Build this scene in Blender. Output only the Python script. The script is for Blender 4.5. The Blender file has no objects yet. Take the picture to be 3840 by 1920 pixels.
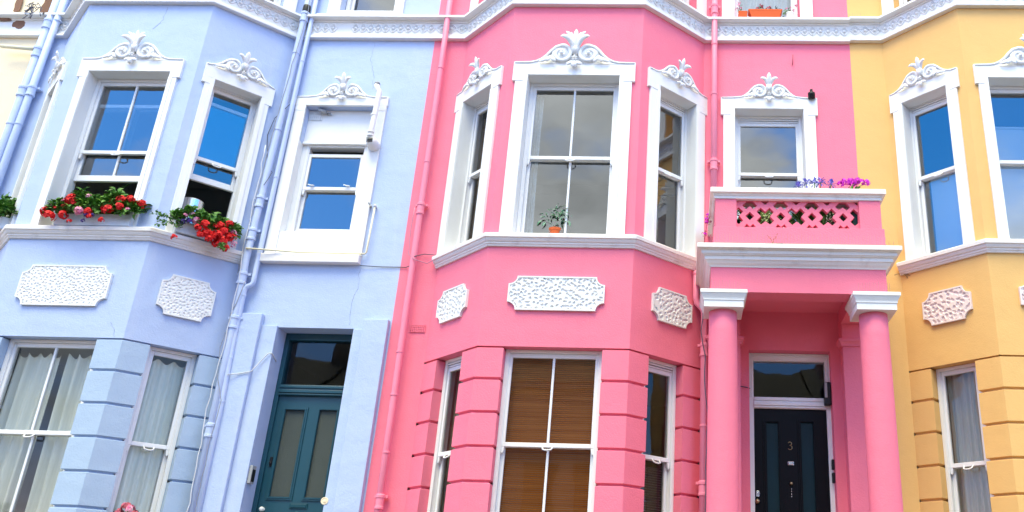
import bpy, bmesh, math, random
from mathutils import Vector, Matrix
from mathutils.noise import noise as pnoise
rnd = random.Random(7)
SC = bpy.context.scene
COL = SC.collection
V = Vector
R = math.radians

# ------------------------------------------------------------------ helpers
def tag(o, label=None, cat=None, group=None, kind=None):
    if label: o['label'] = label
    if cat: o['category'] = cat
    if group: o['group'] = group
    if kind: o['kind'] = kind
    return o

def empty(name, loc):
    o = bpy.data.objects.new(name, None)
    COL.objects.link(o)
    o.location = loc
    o.empty_display_size = .2
    return o

class Fr:
    """wall frame: (s along the wall, n outwards, z up) -> house coordinates"""
    def __init__(self, o, s, n):
        self.o = V((o[0], o[1], 0)); self.s = V((s[0], s[1], 0)).normalized(); self.n = V((n[0], n[1], 0)).normalized()
    def __call__(self, s, n, z):
        p = self.o + self.s*s + self.n*n
        return V((p.x, p.y, z))
FLAT = Fr((0, 0), (1, 0), (0, -1))

class MB:
    def __init__(self): self.bm = bmesh.new()
    def poly(self, pts):
        vs = [self.bm.verts.new(p) for p in pts]
        try: return self.bm.faces.new(vs)
        except ValueError: return None
    def box(self, f, s0, s1, n0, n1, z0, z1):
        c = [f(s, n, z) for z in (z0, z1) for n in (n0, n1) for s in (s0, s1)]
        v = [self.bm.verts.new(p) for p in c]
        for a in ((0,1,3,2),(4,6,7,5),(0,4,5,1),(2,3,7,6),(0,2,6,4),(1,5,7,3)):
            self.bm.faces.new([v[i] for i in a])
        return self
    def prism(self, f, pts, n0, n1):
        a = [self.bm.verts.new(f(s, n0, z)) for s, z in pts]
        b = [self.bm.verts.new(f(s, n1, z)) for s, z in pts]
        k = len(pts)
        self.bm.faces.new(a); self.bm.faces.new(b[::-1])
        for i in range(k):
            self.bm.faces.new([a[i], b[i], b[(i+1) % k], a[(i+1) % k]])
        return self
    def ring(self, f, outer, inner, n0, n1):
        k = len(outer)
        L = [[self.bm.verts.new(f(s, n, z)) for s, z in q] for q in (outer, inner) for n in (n0, n1)]
        oa, ob, ia, ib = L
        for i in range(k):
            j = (i+1) % k
            for q in ((oa[i], oa[j], ob[j], ob[i]), (ia[i], ib[i], ib[j], ia[j]), (ob[i], ob[j], ib[j], ib[i]), (oa[i], ia[i], ia[j], oa[j])):
                self.bm.faces.new(q)
        return self
    def tube(self, pts, r, seg=8, closed=False, flat=1.0, up=None):
        """r: number or list; flat: squash along 'up'"""
        pts = [V(p) for p in pts]; k = len(pts)
        rs = r if isinstance(r, (list, tuple)) else [r]*k
        rings = []
        last = None
        for i, p in enumerate(pts):
            if closed: t = pts[(i+1) % k] - pts[i-1]
            else: t = pts[min(i+1, k-1)] - pts[max(i-1, 0)]
            if t.length < 1e-9: t = V((0, 0, 1))
            t.normalize()
            u = up if up is not None else last
            if u is None: u = V((0, -1, 0)) if abs(t.y) < .9 else V((1, 0, 0))
            a = u - t*u.dot(t)
            if a.length < 1e-4: a = V((1, 0, 0)) - t*t.x
            if a.length < 1e-4: a = V((0, 0, 1)) - t*t.z
            a.normalize(); last = a
            b = t.cross(a)
            rings.append([self.bm.verts.new(p + a*(math.cos(x)*rs[i]*flat) + b*(math.sin(x)*rs[i])) for x in [2*math.pi*q/seg for q in range(seg)]])
        m = k if closed else k-1
        for i in range(m):
            A, B = rings[i], rings[(i+1) % k]
            for q in range(seg):
                self.bm.faces.new([A[q], A[(q+1) % seg], B[(q+1) % seg], B[q]])
        if not closed:
            self.bm.faces.new(rings[0][::-1]); self.bm.faces.new(rings[-1])
        return self
    def lathe(self, c, prof, seg=24, axis=None):
        c = V(c)
        q = Matrix.Identity(3) if axis is None else V((0, 0, 1)).rotation_difference(V(axis)).to_matrix()
        rings = []
        for r, z in prof:
            rings.append([self.bm.verts.new(c + q @ V((max(r, 1e-4)*math.cos(2*math.pi*i/seg), max(r, 1e-4)*math.sin(2*math.pi*i/seg), z))) for i in range(seg)])
        for A, B in zip(rings, rings[1:]):
            for i in range(seg):
                self.bm.faces.new([A[i], A[(i+1) % seg], B[(i+1) % seg], B[i]])
        self.bm.faces.new(rings[0][::-1]); self.bm.faces.new(rings[-1])
        return self
    def ball(self, c, r, sub=1, sc=(1, 1, 1)):
        m = Matrix.Translation(V(c)) @ Matrix.Diagonal((sc[0], sc[1], sc[2], 1))
        bmesh.ops.create_icosphere(self.bm, subdivisions=sub, radius=r, matrix=m)
        return self
    def sweep(self, prof, plan, cap=True):
        """closed profile [(n, z)] along open plan polyline [(x, y)], outward is to the right of the walk (-Y when walking +X)"""
        P = [V((x, y, 0)) for x, y in plan]
        k = len(P); rings = []
        for i, p in enumerate(P):
            d0 = (P[i]-P[i-1]).normalized() if i > 0 else (P[1]-P[0]).normalized()
            d1 = (P[i+1]-P[i]).normalized() if i < k-1 else d0
            n0 = V((d0.y, -d0.x, 0)); n1 = V((d1.y, -d1.x, 0))
            m = (n0+n1).normalized(); m = m/max(m.dot(n0), .2)
            rings.append([self.bm.verts.new(V((p.x+m.x*n, p.y+m.y*n, z))) for n, z in prof])
        q = len(prof)
        for A, B in zip(rings, rings[1:]):
            for j in range(q):
                self.bm.faces.new([A[j], A[(j+1) % q], B[(j+1) % q], B[j]])
        if cap:
            self.bm.faces.new(rings[0][::-1]); self.bm.faces.new(rings[-1])
        return self
    def leaf(self, c, d, up, L, W, fold=.25):
        """a small bent leaf of 6 faces"""
        d = V(d).normalized(); up = V(up)
        s = d.cross(up)
        if s.length < 1e-3: s = d.cross(V((1, .3, .2)))
        s.normalize(); u = s.cross(d)
        c = V(c)
        pts = []
        for t, w, h in ((0, .12, 0), (.35, 1, .1), (.7, .85, .04), (1, .1, -.18)):
            m = c + d*(L*t) + u*(L*h)
            pts.append([self.bm.verts.new(m - s*(W*w*.5) + u*(W*w*fold*.5)), self.bm.verts.new(m - u*(W*w*.1)), self.bm.verts.new(m + s*(W*w*.5) + u*(W*w*fold*.5))])
        for A, B in zip(pts, pts[1:]):
            self.bm.faces.new([A[0], A[1], B[1], B[0]]); self.bm.faces.new([A[1], A[2], B[2], B[1]])
    def build(self, name, mat, parent=None, smooth=False, bevel=0, org=None, normals=True):
        bm = self.bm
        if normals: bmesh.ops.recalc_face_normals(bm, faces=bm.faces)
        if org is not None: bmesh.ops.translate(bm, verts=bm.verts, vec=-V(org))
        me = bpy.data.meshes.new(name); bm.to_mesh(me); bm.free()
        if smooth:
            for p in me.polygons: p.use_smooth = True
        o = bpy.data.objects.new(name, me); COL.objects.link(o)
        if mat is not None: me.materials.append(mat)
        if parent is not None: o.parent = parent
        if org is not None: o.location = org
        if bevel:
            b = o.modifiers.new('bevel', 'BEVEL'); b.width = bevel; b.segments = 2; b.limit_method = 'ANGLE'; b.angle_limit = R(40)
            b.harden_normals = False
        return o

# ------------------------------------------------------------------ materials
MATS = {}
def newmat(name):
    m = bpy.data.materials.new(name); m.use_nodes = True
    nt = m.node_tree
    for n in list(nt.nodes): nt.nodes.remove(n)
    out = nt.nodes.new('ShaderNodeOutputMaterial')
    return m, nt, out
def N(nt, t, **kw):
    n = nt.nodes.new(t)
    for k, v in kw.items():
        if k in n.inputs.keys(): n.inputs[k].default_value = v
        else: setattr(n, k, v)
    return n
def surf(name, col, rough=.7, bump=.15, scale=60, vary=.06, stain=None, stain_amt=0, stain_scale=1.2, spec=.3, metal=0, detail=6, streak=False, big=.25, sheen=0):
    """painted surface: slow mottling, fine bump, optional stains with a shape of their own"""
    m, nt, out = newmat(name)
    L = nt.links.new
    b = N(nt, 'ShaderNodeBsdfPrincipled', Roughness=rough, Metallic=metal)
    b.inputs['Specular IOR Level'].default_value = spec
    tc = N(nt, 'ShaderNodeTexCoord')
    n1 = N(nt, 'ShaderNodeTexNoise', Scale=1.7, Detail=5.0, Roughness=.6)
    L(tc.outputs['Object'], n1.inputs['Vector'])
    c = [x for x in col]
    dark = [x*(1-vary*2.2) for x in c]; light = [min(1, x*(1+vary)) for x in c]
    ramp = N(nt, 'ShaderNodeMix', data_type='RGBA')
    ramp.inputs['A'].default_value = (*dark, 1); ramp.inputs['B'].default_value = (*light, 1)
    L(n1.outputs['Fac'], ramp.inputs['Factor'])
    colout = ramp.outputs['Result']
    if stain is not None:
        mp = N(nt, 'ShaderNodeMapping')
        mp.inputs['Scale'].default_value = (3.2, 3.2, .35) if streak else (1, 1, 1)
        L(tc.outputs['Object'], mp.inputs['Vector'])
        n3 = N(nt, 'ShaderNodeTexNoise', Scale=stain_scale, Detail=8.0, Roughness=.65)
        L(mp.outputs['Vector'], n3.inputs['Vector'])
        cr = N(nt, 'ShaderNodeMapRange')
        cr.inputs['From Min'].default_value = .55; cr.inputs['From Max'].default_value = .75
        cr.inputs['To Max'].default_value = stain_amt
        L(n3.outputs['Fac'], cr.inputs['Value'])
        mx = N(nt, 'ShaderNodeMix', data_type='RGBA')
        mx.inputs['B'].default_value = (*stain, 1)
        L(colout, mx.inputs['A']); L(cr.outputs['Result'], mx.inputs['Factor'])
        colout = mx.outputs['Result']
    L(colout, b.inputs['Base Color'])
    n2 = N(nt, 'ShaderNodeTexNoise', Scale=scale, Detail=float(detail), Roughness=.6)
    L(tc.outputs['Object'], n2.inputs['Vector'])
    bp = N(nt, 'ShaderNodeBump', Strength=bump, Distance=.02)
    L(n2.outputs['Fac'], bp.inputs['Height'])
    if big:
        n4 = N(nt, 'ShaderNodeTexNoise', Scale=4.0, Detail=3.0)
        L(tc.outputs['Object'], n4.inputs['Vector'])
        bp2 = N(nt, 'ShaderNodeBump', Strength=big, Distance=.03)
        L(n4.outputs['Fac'], bp2.inputs['Height']); L(bp.outputs['Normal'], bp2.inputs['Normal'])
        L(bp2.outputs['Normal'], b.inputs['Normal'])
    else: L(bp.outputs['Normal'], b.inputs['Normal'])
    L(b.outputs['BSDF'], out.inputs['Surface'])
    return m
def glassmat(name, fac=.2, tint=(.82, .88, .88), wav=.02, mult=1.2):
    m, nt, out = newmat(name)
    L = nt.links.new
    tr = N(nt, 'ShaderNodeBsdfTransparent'); tr.inputs['Color'].default_value = (*tint, 1)
    gl = N(nt, 'ShaderNodeBsdfGlossy', Roughness=.015)
    gl.inputs['Color'].default_value = (1, 1, 1, 1)
    fr = N(nt, 'ShaderNodeFresnel', IOR=1.5)
    ma = N(nt, 'ShaderNodeMath', operation='MULTIPLY_ADD'); ma.inputs[1].default_value = mult; ma.inputs[2].default_value = fac
    ma.use_clamp = True
    L(fr.outputs['Fac'], ma.inputs[0])
    mx = N(nt, 'ShaderNodeMixShader')
    tc = N(nt, 'ShaderNodeTexCoord')
    n = N(nt, 'ShaderNodeTexNoise', Scale=2.2, Detail=1.0)
    L(tc.outputs['Object'], n.inputs['Vector'])
    bp = N(nt, 'ShaderNodeBump', Strength=wav, Distance=.1)
    L(n.outputs['Fac'], bp.inputs['Height']); L(bp.outputs['Normal'], gl.inputs['Normal'])
    L(ma.outputs['Value'], mx.inputs['Fac']); L(tr.outputs['BSDF'], mx.inputs[1]); L(gl.outputs['BSDF'], mx.inputs[2])
    L(mx.outputs['Shader'], out.inputs['Surface'])
    return m
def leafmat(name, c1, c2, rough=.5):
    m, nt, out = newmat(name)
    L = nt.links.new
    b = N(nt, 'ShaderNodeBsdfPrincipled', Roughness=rough)
    b.inputs['Specular IOR Level'].default_value = .3
    tc = N(nt, 'ShaderNodeTexCoord')
    n = N(nt, 'ShaderNodeTexNoise', Scale=26.0, Detail=2.0)
    L(tc.outputs['Object'], n.inputs['Vector'])
    mr = N(nt, 'ShaderNodeMapRange'); mr.inputs['From Min'].default_value = .32; mr.inputs['From Max'].default_value = .68
    L(n.outputs['Fac'], mr.inputs['Value'])
    mx = N(nt, 'ShaderNodeMix', data_type='RGBA')
    mx.inputs['A'].default_value = (*c1, 1); mx.inputs['B'].default_value = (*c2, 1)
    L(mr.outputs['Result'], mx.inputs['Factor']); L(mx.outputs['Result'], b.inputs['Base Color'])
    L(b.outputs['BSDF'], out.inputs['Surface'])
    return m
def bandmat(name, c1, c2, axis_scale, rough=.8, distort=1.5):
    """colour varies in bands along local z (reeds of a blind) or x (stripes of a curtain)"""
    m, nt, out = newmat(name)
    L = nt.links.new
    b = N(nt, 'ShaderNodeBsdfPrincipled', Roughness=rough)
    b.inputs['Specular IOR Level'].default_value = .2
    tc = N(nt, 'ShaderNodeTexCoord'); mp = N(nt, 'ShaderNodeMapping')
    mp.inputs['Scale'].default_value = axis_scale
    L(tc.outputs['Object'], mp.inputs['Vector'])
    n = N(nt, 'ShaderNodeTexNoise', Scale=1.0, Detail=4.0, Roughness=.7)
    L(mp.outputs['Vector'], n.inputs['Vector'])
    mr = N(nt, 'ShaderNodeMapRange'); mr.inputs['From Min'].default_value = .35; mr.inputs['From Max'].default_value = .65
    L(n.outputs['Fac'], mr.inputs['Value'])
    mx = N(nt, 'ShaderNodeMix', data_type='RGBA')
    mx.inputs['A'].default_value = (*c1, 1); mx.inputs['B'].default_value = (*c2, 1)
    L(mr.outputs['Result'], mx.inputs['Factor']); L(mx.outputs['Result'], b.inputs['Base Color'])
    L(b.outputs['BSDF'], out.inputs['Surface'])
    return m

WHITE = surf('white_paint', (.80, .80, .80), .55, .10, 70, .02, (.50, .47, .42), .16, 2.2, streak=True, big=.15)
SILLW = surf('weathered_white_paint', (.80, .77, .76), .6, .14, 55, .03, (.36, .31, .28), .35, 5.0, streak=False, big=.2)
ROSEW = surf('white_paint_pink_bounce', (.82, .70, .69), .55, .10, 70, .03, (.55, .45, .42), .2, 2.2, big=.15)  # white plaques with pink bounce light from the porch put into the colour
FRAMEW = surf('window_paint', (.80, .80, .82), .4, .06, 80, .02, big=0)
PINK = surf('pink_stucco', (.87, .203, .298), .75, .26, 60, .04, (.80, .155, .25), .35, 1.1, streak=True)
BLUE = surf('blue_stucco', (.44, .535, .76), .75, .22, 60, .03, (.58, .63, .77), .35, 1.3, streak=True, big=.4)
YELLOW = surf('yellow_stucco', (.75, .455, .17), .75, .16, 75, .035, (.68, .385, .125), .3, 1.1, streak=True)
BLUEP = surf('blue_stucco_shaded', (.385, .495, .66), .75, .2, 60, .03, (.46, .55, .68), .3, 1.3, streak=True, big=.4)  # wall blue toned for the piers, low-down light gradient put into its colour
CREAM = surf('cream_stucco', (.82, .70, .50), .75, .2, 60, .03, (.62, .50, .36), .2, 1.3)
PIPEB = surf('blue_pipe_paint', (.48, .57, .80), .5, .08, 60, .04, (.62, .64, .68), .4, 6)
PIPEP = surf('pink_pipe_paint', (.87, .25, .36), .5, .06, 60, .03)
CREAMP = surf('cream_plastic', (.78, .72, .52), .45, .05, 60, .04)
BROWN = surf('bare_render', (.24, .13, .085), .9, .5, 40, .2, (.40, .27, .2), .6, 8)
TEAL = surf('teal_door_paint', (.010, .066, .100), .35, .05, 30, .06, big=.08, spec=.5)
BLACKD = surf('black_door_paint', (.003, .003, .006), .4, .05, 30, .1, big=.05, spec=.15)
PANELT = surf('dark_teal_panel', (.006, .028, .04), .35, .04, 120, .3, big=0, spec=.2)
FROST = surf('obscured_glass', (.055, .075, .075), .4, .9, 160, .12, big=0, spec=.6)
STEEL = surf('brushed_steel', (.75, .76, .78), .22, .02, 20, .02, metal=1, big=0)
BRASS = surf('worn_brass', (.45, .34, .2), .3, .05, 40, .05, metal=1, big=0)
BLACKP = surf('black_plastic', (.012, .012, .015), .35, .04, 60, .1, big=0)
GREYP = surf('grey_plastic', (.35, .36, .38), .45, .04, 60, .1, big=0)
CABLEW = surf('pale_cable', (.62, .64, .70), .6, .04, 60, .05, big=0)
GREYC = surf('grey_cable', (.28, .30, .36), .6, .04, 60, .1, big=0)
CABLED = surf('dark_cable', (.10, .10, .14), .6, .04, 60, .1, big=0)
SPIKE = surf('spike_steel', (.55, .25, .25), .4, .02, 60, .1, big=0)
ROOM = surf('room_plaster', (.40, .40, .36), .9, .05, 30, .05, big=0)
ROOMD = surf('dim_room_plaster', (.10, .10, .10), .9, .05, 30, .05, big=0)
WOODF = surf('floor_boards', (.10, .06, .035), .6, .1, 30, .1, big=0)
TERRA = surf('terracotta', (.60, .12, .035), .75, .1, 60, .08, (.35, .1, .05), .3, 6)
ORANGEP = surf('orange_trough', (.72, .10, .012), .55, .08, 60, .06, big=0)
POTW = surf('white_pot', (.78, .78, .76), .4, .05, 60, .03, big=0)
POTG = surf('green_pot', (.015, .10, .075), .45, .05, 60, .06, big=0)
SOIL = surf('potting_soil', (.03, .02, .012), .95, .6, 60, .3)
BOXW = surf('planter_paint', (.66, .71, .78), .5, .1, 50, .03, (.45, .42, .4), .3, 4)
CURT_W = bandmat('white_curtain', (.70, .70, .63), (.90, .89, .82), (9, 9, .6))
CURT_N = bandmat('natural_curtain', (.46, .40, .32), (.66, .60, .50), (14, 14, .5))
CURT_S = bandmat('striped_curtain', (.35, .09, .03), (.60, .56, .36), (16, 16, .1))
CURT_L = bandmat('lace_curtain', (.70, .71, .73), (.85, .86, .86), (40, 40, 30))
BLINDW = surf('white_blind', (.66, .69, .72), .8, .05, 60, .03, big=0)
REED = bandmat('reed_blind', (.36, .112, .024), (.54, .20, .05), (.4, .4, 22))
GLASS = glassmat('window_glass', .10)
GLASSY = glassmat('clear_reflecting_glass', .13)
GLASSL = glassmat('plain_glass', .0, (.95, .98, .95), .02, .75)
GLASSM = glassmat('dull_glass', .0, (.88, .90, .90), .02, .7)
GERAN = leafmat('geranium_leaves', (.018, .09, .014), (.12, .28, .04))
LIME = leafmat('lime_leaves', (.10, .26, .02), (.22, .42, .04))
DARKLEAF = leafmat('dark_leaves', (.008, .035, .012), (.03, .10, .025))
BANANA = leafmat('banana_leaves', (.03, .13, .02), (.10, .25, .03))
PALEAF = leafmat('pale_leaves', (.10, .24, .14), (.28, .45, .32))
REDF = leafmat('red_petals', (.55, .004, .008), (.80, .02, .02), .6)
PINKF = leafmat('pink_petals', (.70, .10, .25), (.85, .50, .62), .6)
MAGF = leafmat('magenta_petals', (.55, .01, .45), (.75, .05, .62), .6)
VIOF = leafmat('violet_petals', (.10, .08, .48), (.26, .24, .75), .6)
DUSKF = leafmat('dusky_petals', (.30, .05, .05), (.62, .14, .22), .6)
INDIGO = leafmat('indigo_petals', (.02, .008, .09), (.06, .02, .22), .6)
DRY = surf('dry_stems', (.30, .20, .12), .9, .3, 60, .2, big=0)
SLATE = surf('roof_slates', (.06, .065, .07), .6, .5, 25, .15)
BRICKO = surf('opposite_wall_paint', (.40, .38, .33), .8, .2, 30, .08)
ASPH = surf('asphalt', (.05, .05, .052), .9, .6, 90, .1)
PAVE = surf('paving', (.26, .25, .24), .85, .4, 30, .08)

# ------------------------------------------------------------------ shared geometry of the terrace
A, B, D = .799, 1.5523, .6985            # bay: half front, half base, depth
LC = math.hypot(B-A, D)
PER = 5.4
BAND = 4.22                              # head of the ground floor windows
SILL0, SILL1 = 5.35, 5.49                # sill course
ZTOP = 10.6
FRONT = Fr((0, -D), (1, 0), (0, -1))
RC = Fr((A, -D), (B-A, D), (D, -(B-A)))
LCF = Fr((-A, -D), (-(B-A), D), (-D, -(B-A)))
BAYPLAN = [(-B, 0), (-A, -D), (A, -D), (B, 0)]

def wallseg(mb, f, s0, s1, z0, z1, holes=(), soffit=0):
    S = sorted({s0, s1, *[x for h in holes for x in h[:2]]}); Z = sorted({z0, z1, *[x for h in holes for x in h[2:4]]})
    for a, b in zip(S, S[1:]):
        for c, d in zip(Z, Z[1:]):
            m, q = (a+b)/2, (c+d)/2
            if any(h[0] < m < h[1] and h[2] < q < h[3] for h in holes): continue
            mb.poly([f(a, 0, c), f(b, 0, c), f(b, 0, d), f(a, 0, d)])
    for h in holes:
        a, b, c, d, t = h
        mb.poly([f(a, 0, c), f(a, -t, c), f(a, -t, d), f(a, 0, d)])
        mb.poly([f(b, 0, c), f(b, 0, d), f(b, -t, d), f(b, -t, c)])
        mb.poly([f(a, 0, d), f(a, -t, d), f(b, -t, d), f(b, 0, d)])
        mb.poly([f(a, 0, c), f(b, 0, c), f(b, -t, c), f(a, -t, c)])
    if soffit:
        mb.poly([f(s0, 0, z0), f(s1, 0, z0), f(s1, -soffit, z0), f(s0, -soffit, z0)])

def pane(f, s0, s1, z0, z1, n, parent, mat=None, name='pane'):
    q = [f(s0, n, z0), f(s1, n, z0), f(s1, n, z1), f(s0, n, z1)]
    if (q[1]-q[0]).cross(q[3]-q[0]).dot(f.n) < 0: q.reverse()        # the glass faces the street
    m = MB(); m.poly(q)
    return m.build(name, mat or GLASS, parent, normals=False)

def sash(f, s0, s1, z0, z1, n0, n1, st, top, bot, muntin, name, parent, gmat):
    m = MB()
    m.box(f, s0, s0+st, n0, n1, z0, z1).box(f, s1-st, s1, n0, n1, z0, z1)
    m.box(f, s0+st, s1-st, n0, n1, z1-top, z1).box(f, s0+st, s1-st, n0, n1, z0, z0+bot)
    if muntin:
        c = (s0+s1)/2
        m.box(f, c-.0125, c+.0125, n0+.006, n1-.004, z0+bot, z1-top)
    o = m.build(name, FRAMEW, parent, bevel=.004)
    pane(f, s0+st-.002, s1-st+.002, z0+bot-.002, z1-top+.002, (n0+n1)/2, parent, gmat)
    return o

def window(house, f, s0, s1, z0, z1, zm, rec=.14, muntin=False, raised=0, vent=False, gmat=None, fw=.035, handle=True, dropped=0, st=.042):
    """box sash window in the opening s0..s1, z0..z1 whose frame face lies rec behind the wall face"""
    gmat = gmat or GLASS
    m = MB(); n1 = -rec; n0 = -rec-.13
    e = .0015
    m.box(f, s0+e, s0+fw, n0, n1, z0, z1).box(f, s1-fw, s1-e, n0, n1, z0, z1)
    m.box(f, s0+fw, s1-fw, n0, n1, z1-fw, z1-e).box(f, s0+fw, s1-fw, n0, n1+.03, z0+e, z0+.045)
    # inner beads
    m.box(f, s0+fw, s0+fw+.012, n1-.02, n1-.004, z0+.045, z1-fw).box(f, s1-fw-.012, s1-fw, n1-.02, n1-.004, z0+.045, z1-fw)
    w = m.build('window', FRAMEW, house, bevel=.004)
    a, b, c, d = s0+fw+.002, s1-fw-.002, z0+.047, z1-fw-.002
    if vent:
        v = MB(); v.box(f, a, b, n1-.06, n1-.018, d-.05, d-.032); v.box(f, a+.01, b-.01, n1-.055, n1-.012, d-.022, d-.004)
        v.build('trickle_vent', FRAMEW, w, bevel=.003); d -= .054
    up = sash(f, a, b, zm-.022, d-dropped, n1-.062, n1-.022, st, .045, .044, muntin, 'upper_sash', w, gmat)
    lo = sash(f, a, b, c+raised, zm+.022+raised, n1-.108, n1-.066, st, .044, .075, muntin, 'lower_sash', w, gmat)
    for s in (a, b-st):
        hn = MB(); hn.prism(f, [(s, zm-.022), (s+st, zm-.022), (s+st*.8, zm-.075), (s+st*.45, zm-.095), (s+st*.2, zm-.075)], n1-.06, n1-.024)
        hn.build('sash_horn', FRAMEW, w, bevel=.004)
    if handle:
        q = MB(); cs = (a+b)/2
        q.tube([f(cs-.05, n1-.02, zm-.018), f(cs-.045, n1+.004, zm-.045), f(cs-.02, n1+.012, zm-.055), f(cs+.02, n1+.012, zm-.055), f(cs+.045, n1+.004, zm-.045), f(cs+.05, n1-.02, zm-.018)], .008, 6)
        q.build('sash_handle', FRAMEW, w, smooth=True)
    return w

# ------------------------------------------------------------------ crest and surround over the first floor windows
def leafblob(mb, f, sc, zb, k, path, w, n0=.05, dep=.55):
    """carved leaf lobe along path [(s, z, n)], broadest at two thirds"""
    L = len(path); pts = []; rs = []
    for i, (s, z, n) in enumerate(path):
        pts.append(f(sc+s*k, n0+n*k, zb+z*k)); t = i/(L-1)
        rs.append(max(.004, w*k*(.35+.95*math.sin(min(1, t*1.12)*math.pi*.78))) if i < L-1 else .004)
    mb.tube(pts, rs, 8, flat=dep, up=f.n)

def bez(p0, p1, p2, k=7):
    out = []
    for i in range(k+1):
        t = i/k
        out.append(tuple(a*(1-t)**2 + 2*b*t*(1-t) + c*t*t for a, b, c in zip(p0, p1, p2)))
    return out

def crest(parent, f, sc, zb, k, half, full):
    """swan-neck moulding, volutes, palmette and drop; zb = top of the lintel, k = scale, half = half width of lintel top"""
    m = MB()
    contour = [(half/k-.013, -.012), (max(half/k-.2, .52), -.008), (.46, .008), (.40, .038), (.34, .090), (.29, .152), (.235, .204), (.17, .226)]
    c0, r0 = (.163, .105), .121
    spiral = []
    turns = 1.6
    for i in range(1, 41):
        t = i/40; an = math.pi/2 + t*turns*2*math.pi; r = .112*(1-t)+.014
        spiral.append((c0[0]+r*math.cos(an), c0[1]+r*math.sin(an)))
    for sg in (-1, 1):
        # flat plate behind the neck
        pl = [(0, -.03)] + [(half/k-.03, -.03)] + [(s, z-.006) for s, z in contour[1:]] + [(.11, .212), (.06, .15), (0, .12)]
        m.prism(f, [(sc+sg*s*k, zb+z*k) for s, z in pl], .02, .0352)
        disc = [(c0[0]+.118*math.cos(x), c0[1]+.118*math.sin(x)) for x in [2*math.pi*q/24 for q in range(24)]]
        m.prism(f, [(sc+sg*s*k, zb+z*k) for s, z in disc], .021, .050)
        path = contour + spiral
        L = len(path)
        rr = [(.012+.012*i/len(contour))*k if i < len(contour) else .027*k*(1-.45*(i-len(contour))/40) for i in range(L)]
        # resample the neck
        m.tube([f(sc+sg*s*k, .036+.016*min(1, max(0, (i-2)/5)), zb+z*k) for i, (s, z) in enumerate(path)], rr, 8, flat=.7, up=f.n)
        m.ball(f(sc+sg*c0[0]*k, .075, zb+c0[1]*k), .024*k, 2)
        # acanthus under the outer end of the volute
        leafblob(m, f, sc, zb, k, [(sg*s, z, n) for s, z, n in bez((.285, .075, 0), (.31, .0, .03), (.43, -.012, .0))], .021, .058)
        leafblob(m, f, sc, zb, k, [(sg*s, z, n) for s, z, n in bez((.28, .07, 0), (.30, .02, .03), (.335, -.022, .01))], .019, .060)
        leafblob(m, f, sc, zb, k, [(sg*s, z, n) for s, z, n in bez((.275, .065, 0), (.27, .01, .03), (.225, -.018, .01))], .018, .060)
        # leaves of the drop
        leafblob(m, f, sc, zb, k, [(sg*s, z, n) for s, z, n in bez((.0, .0, .0), (.03, -.055, .05), (.098, -.06, .02))], .020, .055)
    leafblob(m, f, sc, zb, k, bez((0, .0, 0), (0, -.05, .06), (0, -.115, .02)), .030, .045, .7)
    # rosette
    for q in range(5):
        x = math.pi/2 + 2*math.pi*q/5
        m.ball(f(sc+.024*k*math.cos(x), .085, zb+(.03+.024*math.sin(x))*k), .015*k, 1)
    m.ball(f(sc, .095, zb+.03*k), .012*k, 1)
    # palmette
    cal = [(0, .075), (.03, .10), (.045, .16), (.05, .21), (0, .24), (-.05, .21), (-.045, .16), (-.03, .10)]
    m.prism(f, [(sc+s*k, zb+z*k) for s, z in cal], .03, .085)
    if full:
        lob = [((.0, .11, .02), (.0, .30, .06), (.0, .43, .06), .024)]
        for sg in (-1, 1):
            lob += [((sg*.012, .11, .02), (sg*.02, .28, .06), (sg*.058, .385, .06), .014), ((sg*.018, .11, .02), (sg*.03, .33, .06), (sg*.118, .385, .08), .021),
                    ((sg*.026, .11, .02), (sg*.035, .34, .08), (sg*.178, .285, .12), .028)]
    else:
        lob = [((.0, .11, .02), (.0, .30, .07), (.0, .425, .11), .032)]
        for sg in (-1, 1):
            lob += [((sg*.015, .11, .02), (sg*.02, .38, .07), (sg*.15, .295, .13), .028)]
    for p0, p1, p2, w in lob:
        leafblob(m, f, sc, zb, k, bez(p0, p1, p2), w, .036, .55)
    return m.build('crest', WHITE, parent, smooth=True)

def surround(house, f, sc, oh, eh, z0, ztop, k, full, uh=None, zo=7.575, rec=.14, mat=None):
    """white architrave: opening half width oh, ear half width eh, under-ear half width uh"""
    uh = uh or eh-.035
    m = MB(); e = .0
    zear = 7.49 if ztop > 7.7 else ztop-.26
    for sg in (-1, 1):
        a, b = sorted((sc+sg*oh, sc+sg*uh))
        m.box(f, a, b, -.01, .03, z0, zear)
        a2, b2 = sorted((sc+sg*oh, sc+sg*eh))
        m.box(f, a2, b2, -.01, .034, zear, zo)
        # raised inner bead
        a3, b3 = sorted((sc+sg*(oh+.0), sc+sg*(oh+.045)))
        m.box(f, a3, b3, .03, .04, z0, zear-.001)
        # reveal lining
        a4, b4 = sorted((sc+sg*oh, sc+sg*(oh-.004)))
        m.box(f, a4, b4, -rec-.02, .028, z0, zo-.005)
    m.box(f, sc-eh, sc+eh, -.01, .034, zo, ztop)
    m.box(f, sc-oh, sc+oh, -rec-.02, .028, zo-.004, zo-.0005)
    o = m.build('window_surround', mat or WHITE, house, bevel=.006)
    crest(o, f, sc, ztop, k, eh, full)
    return o

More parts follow.
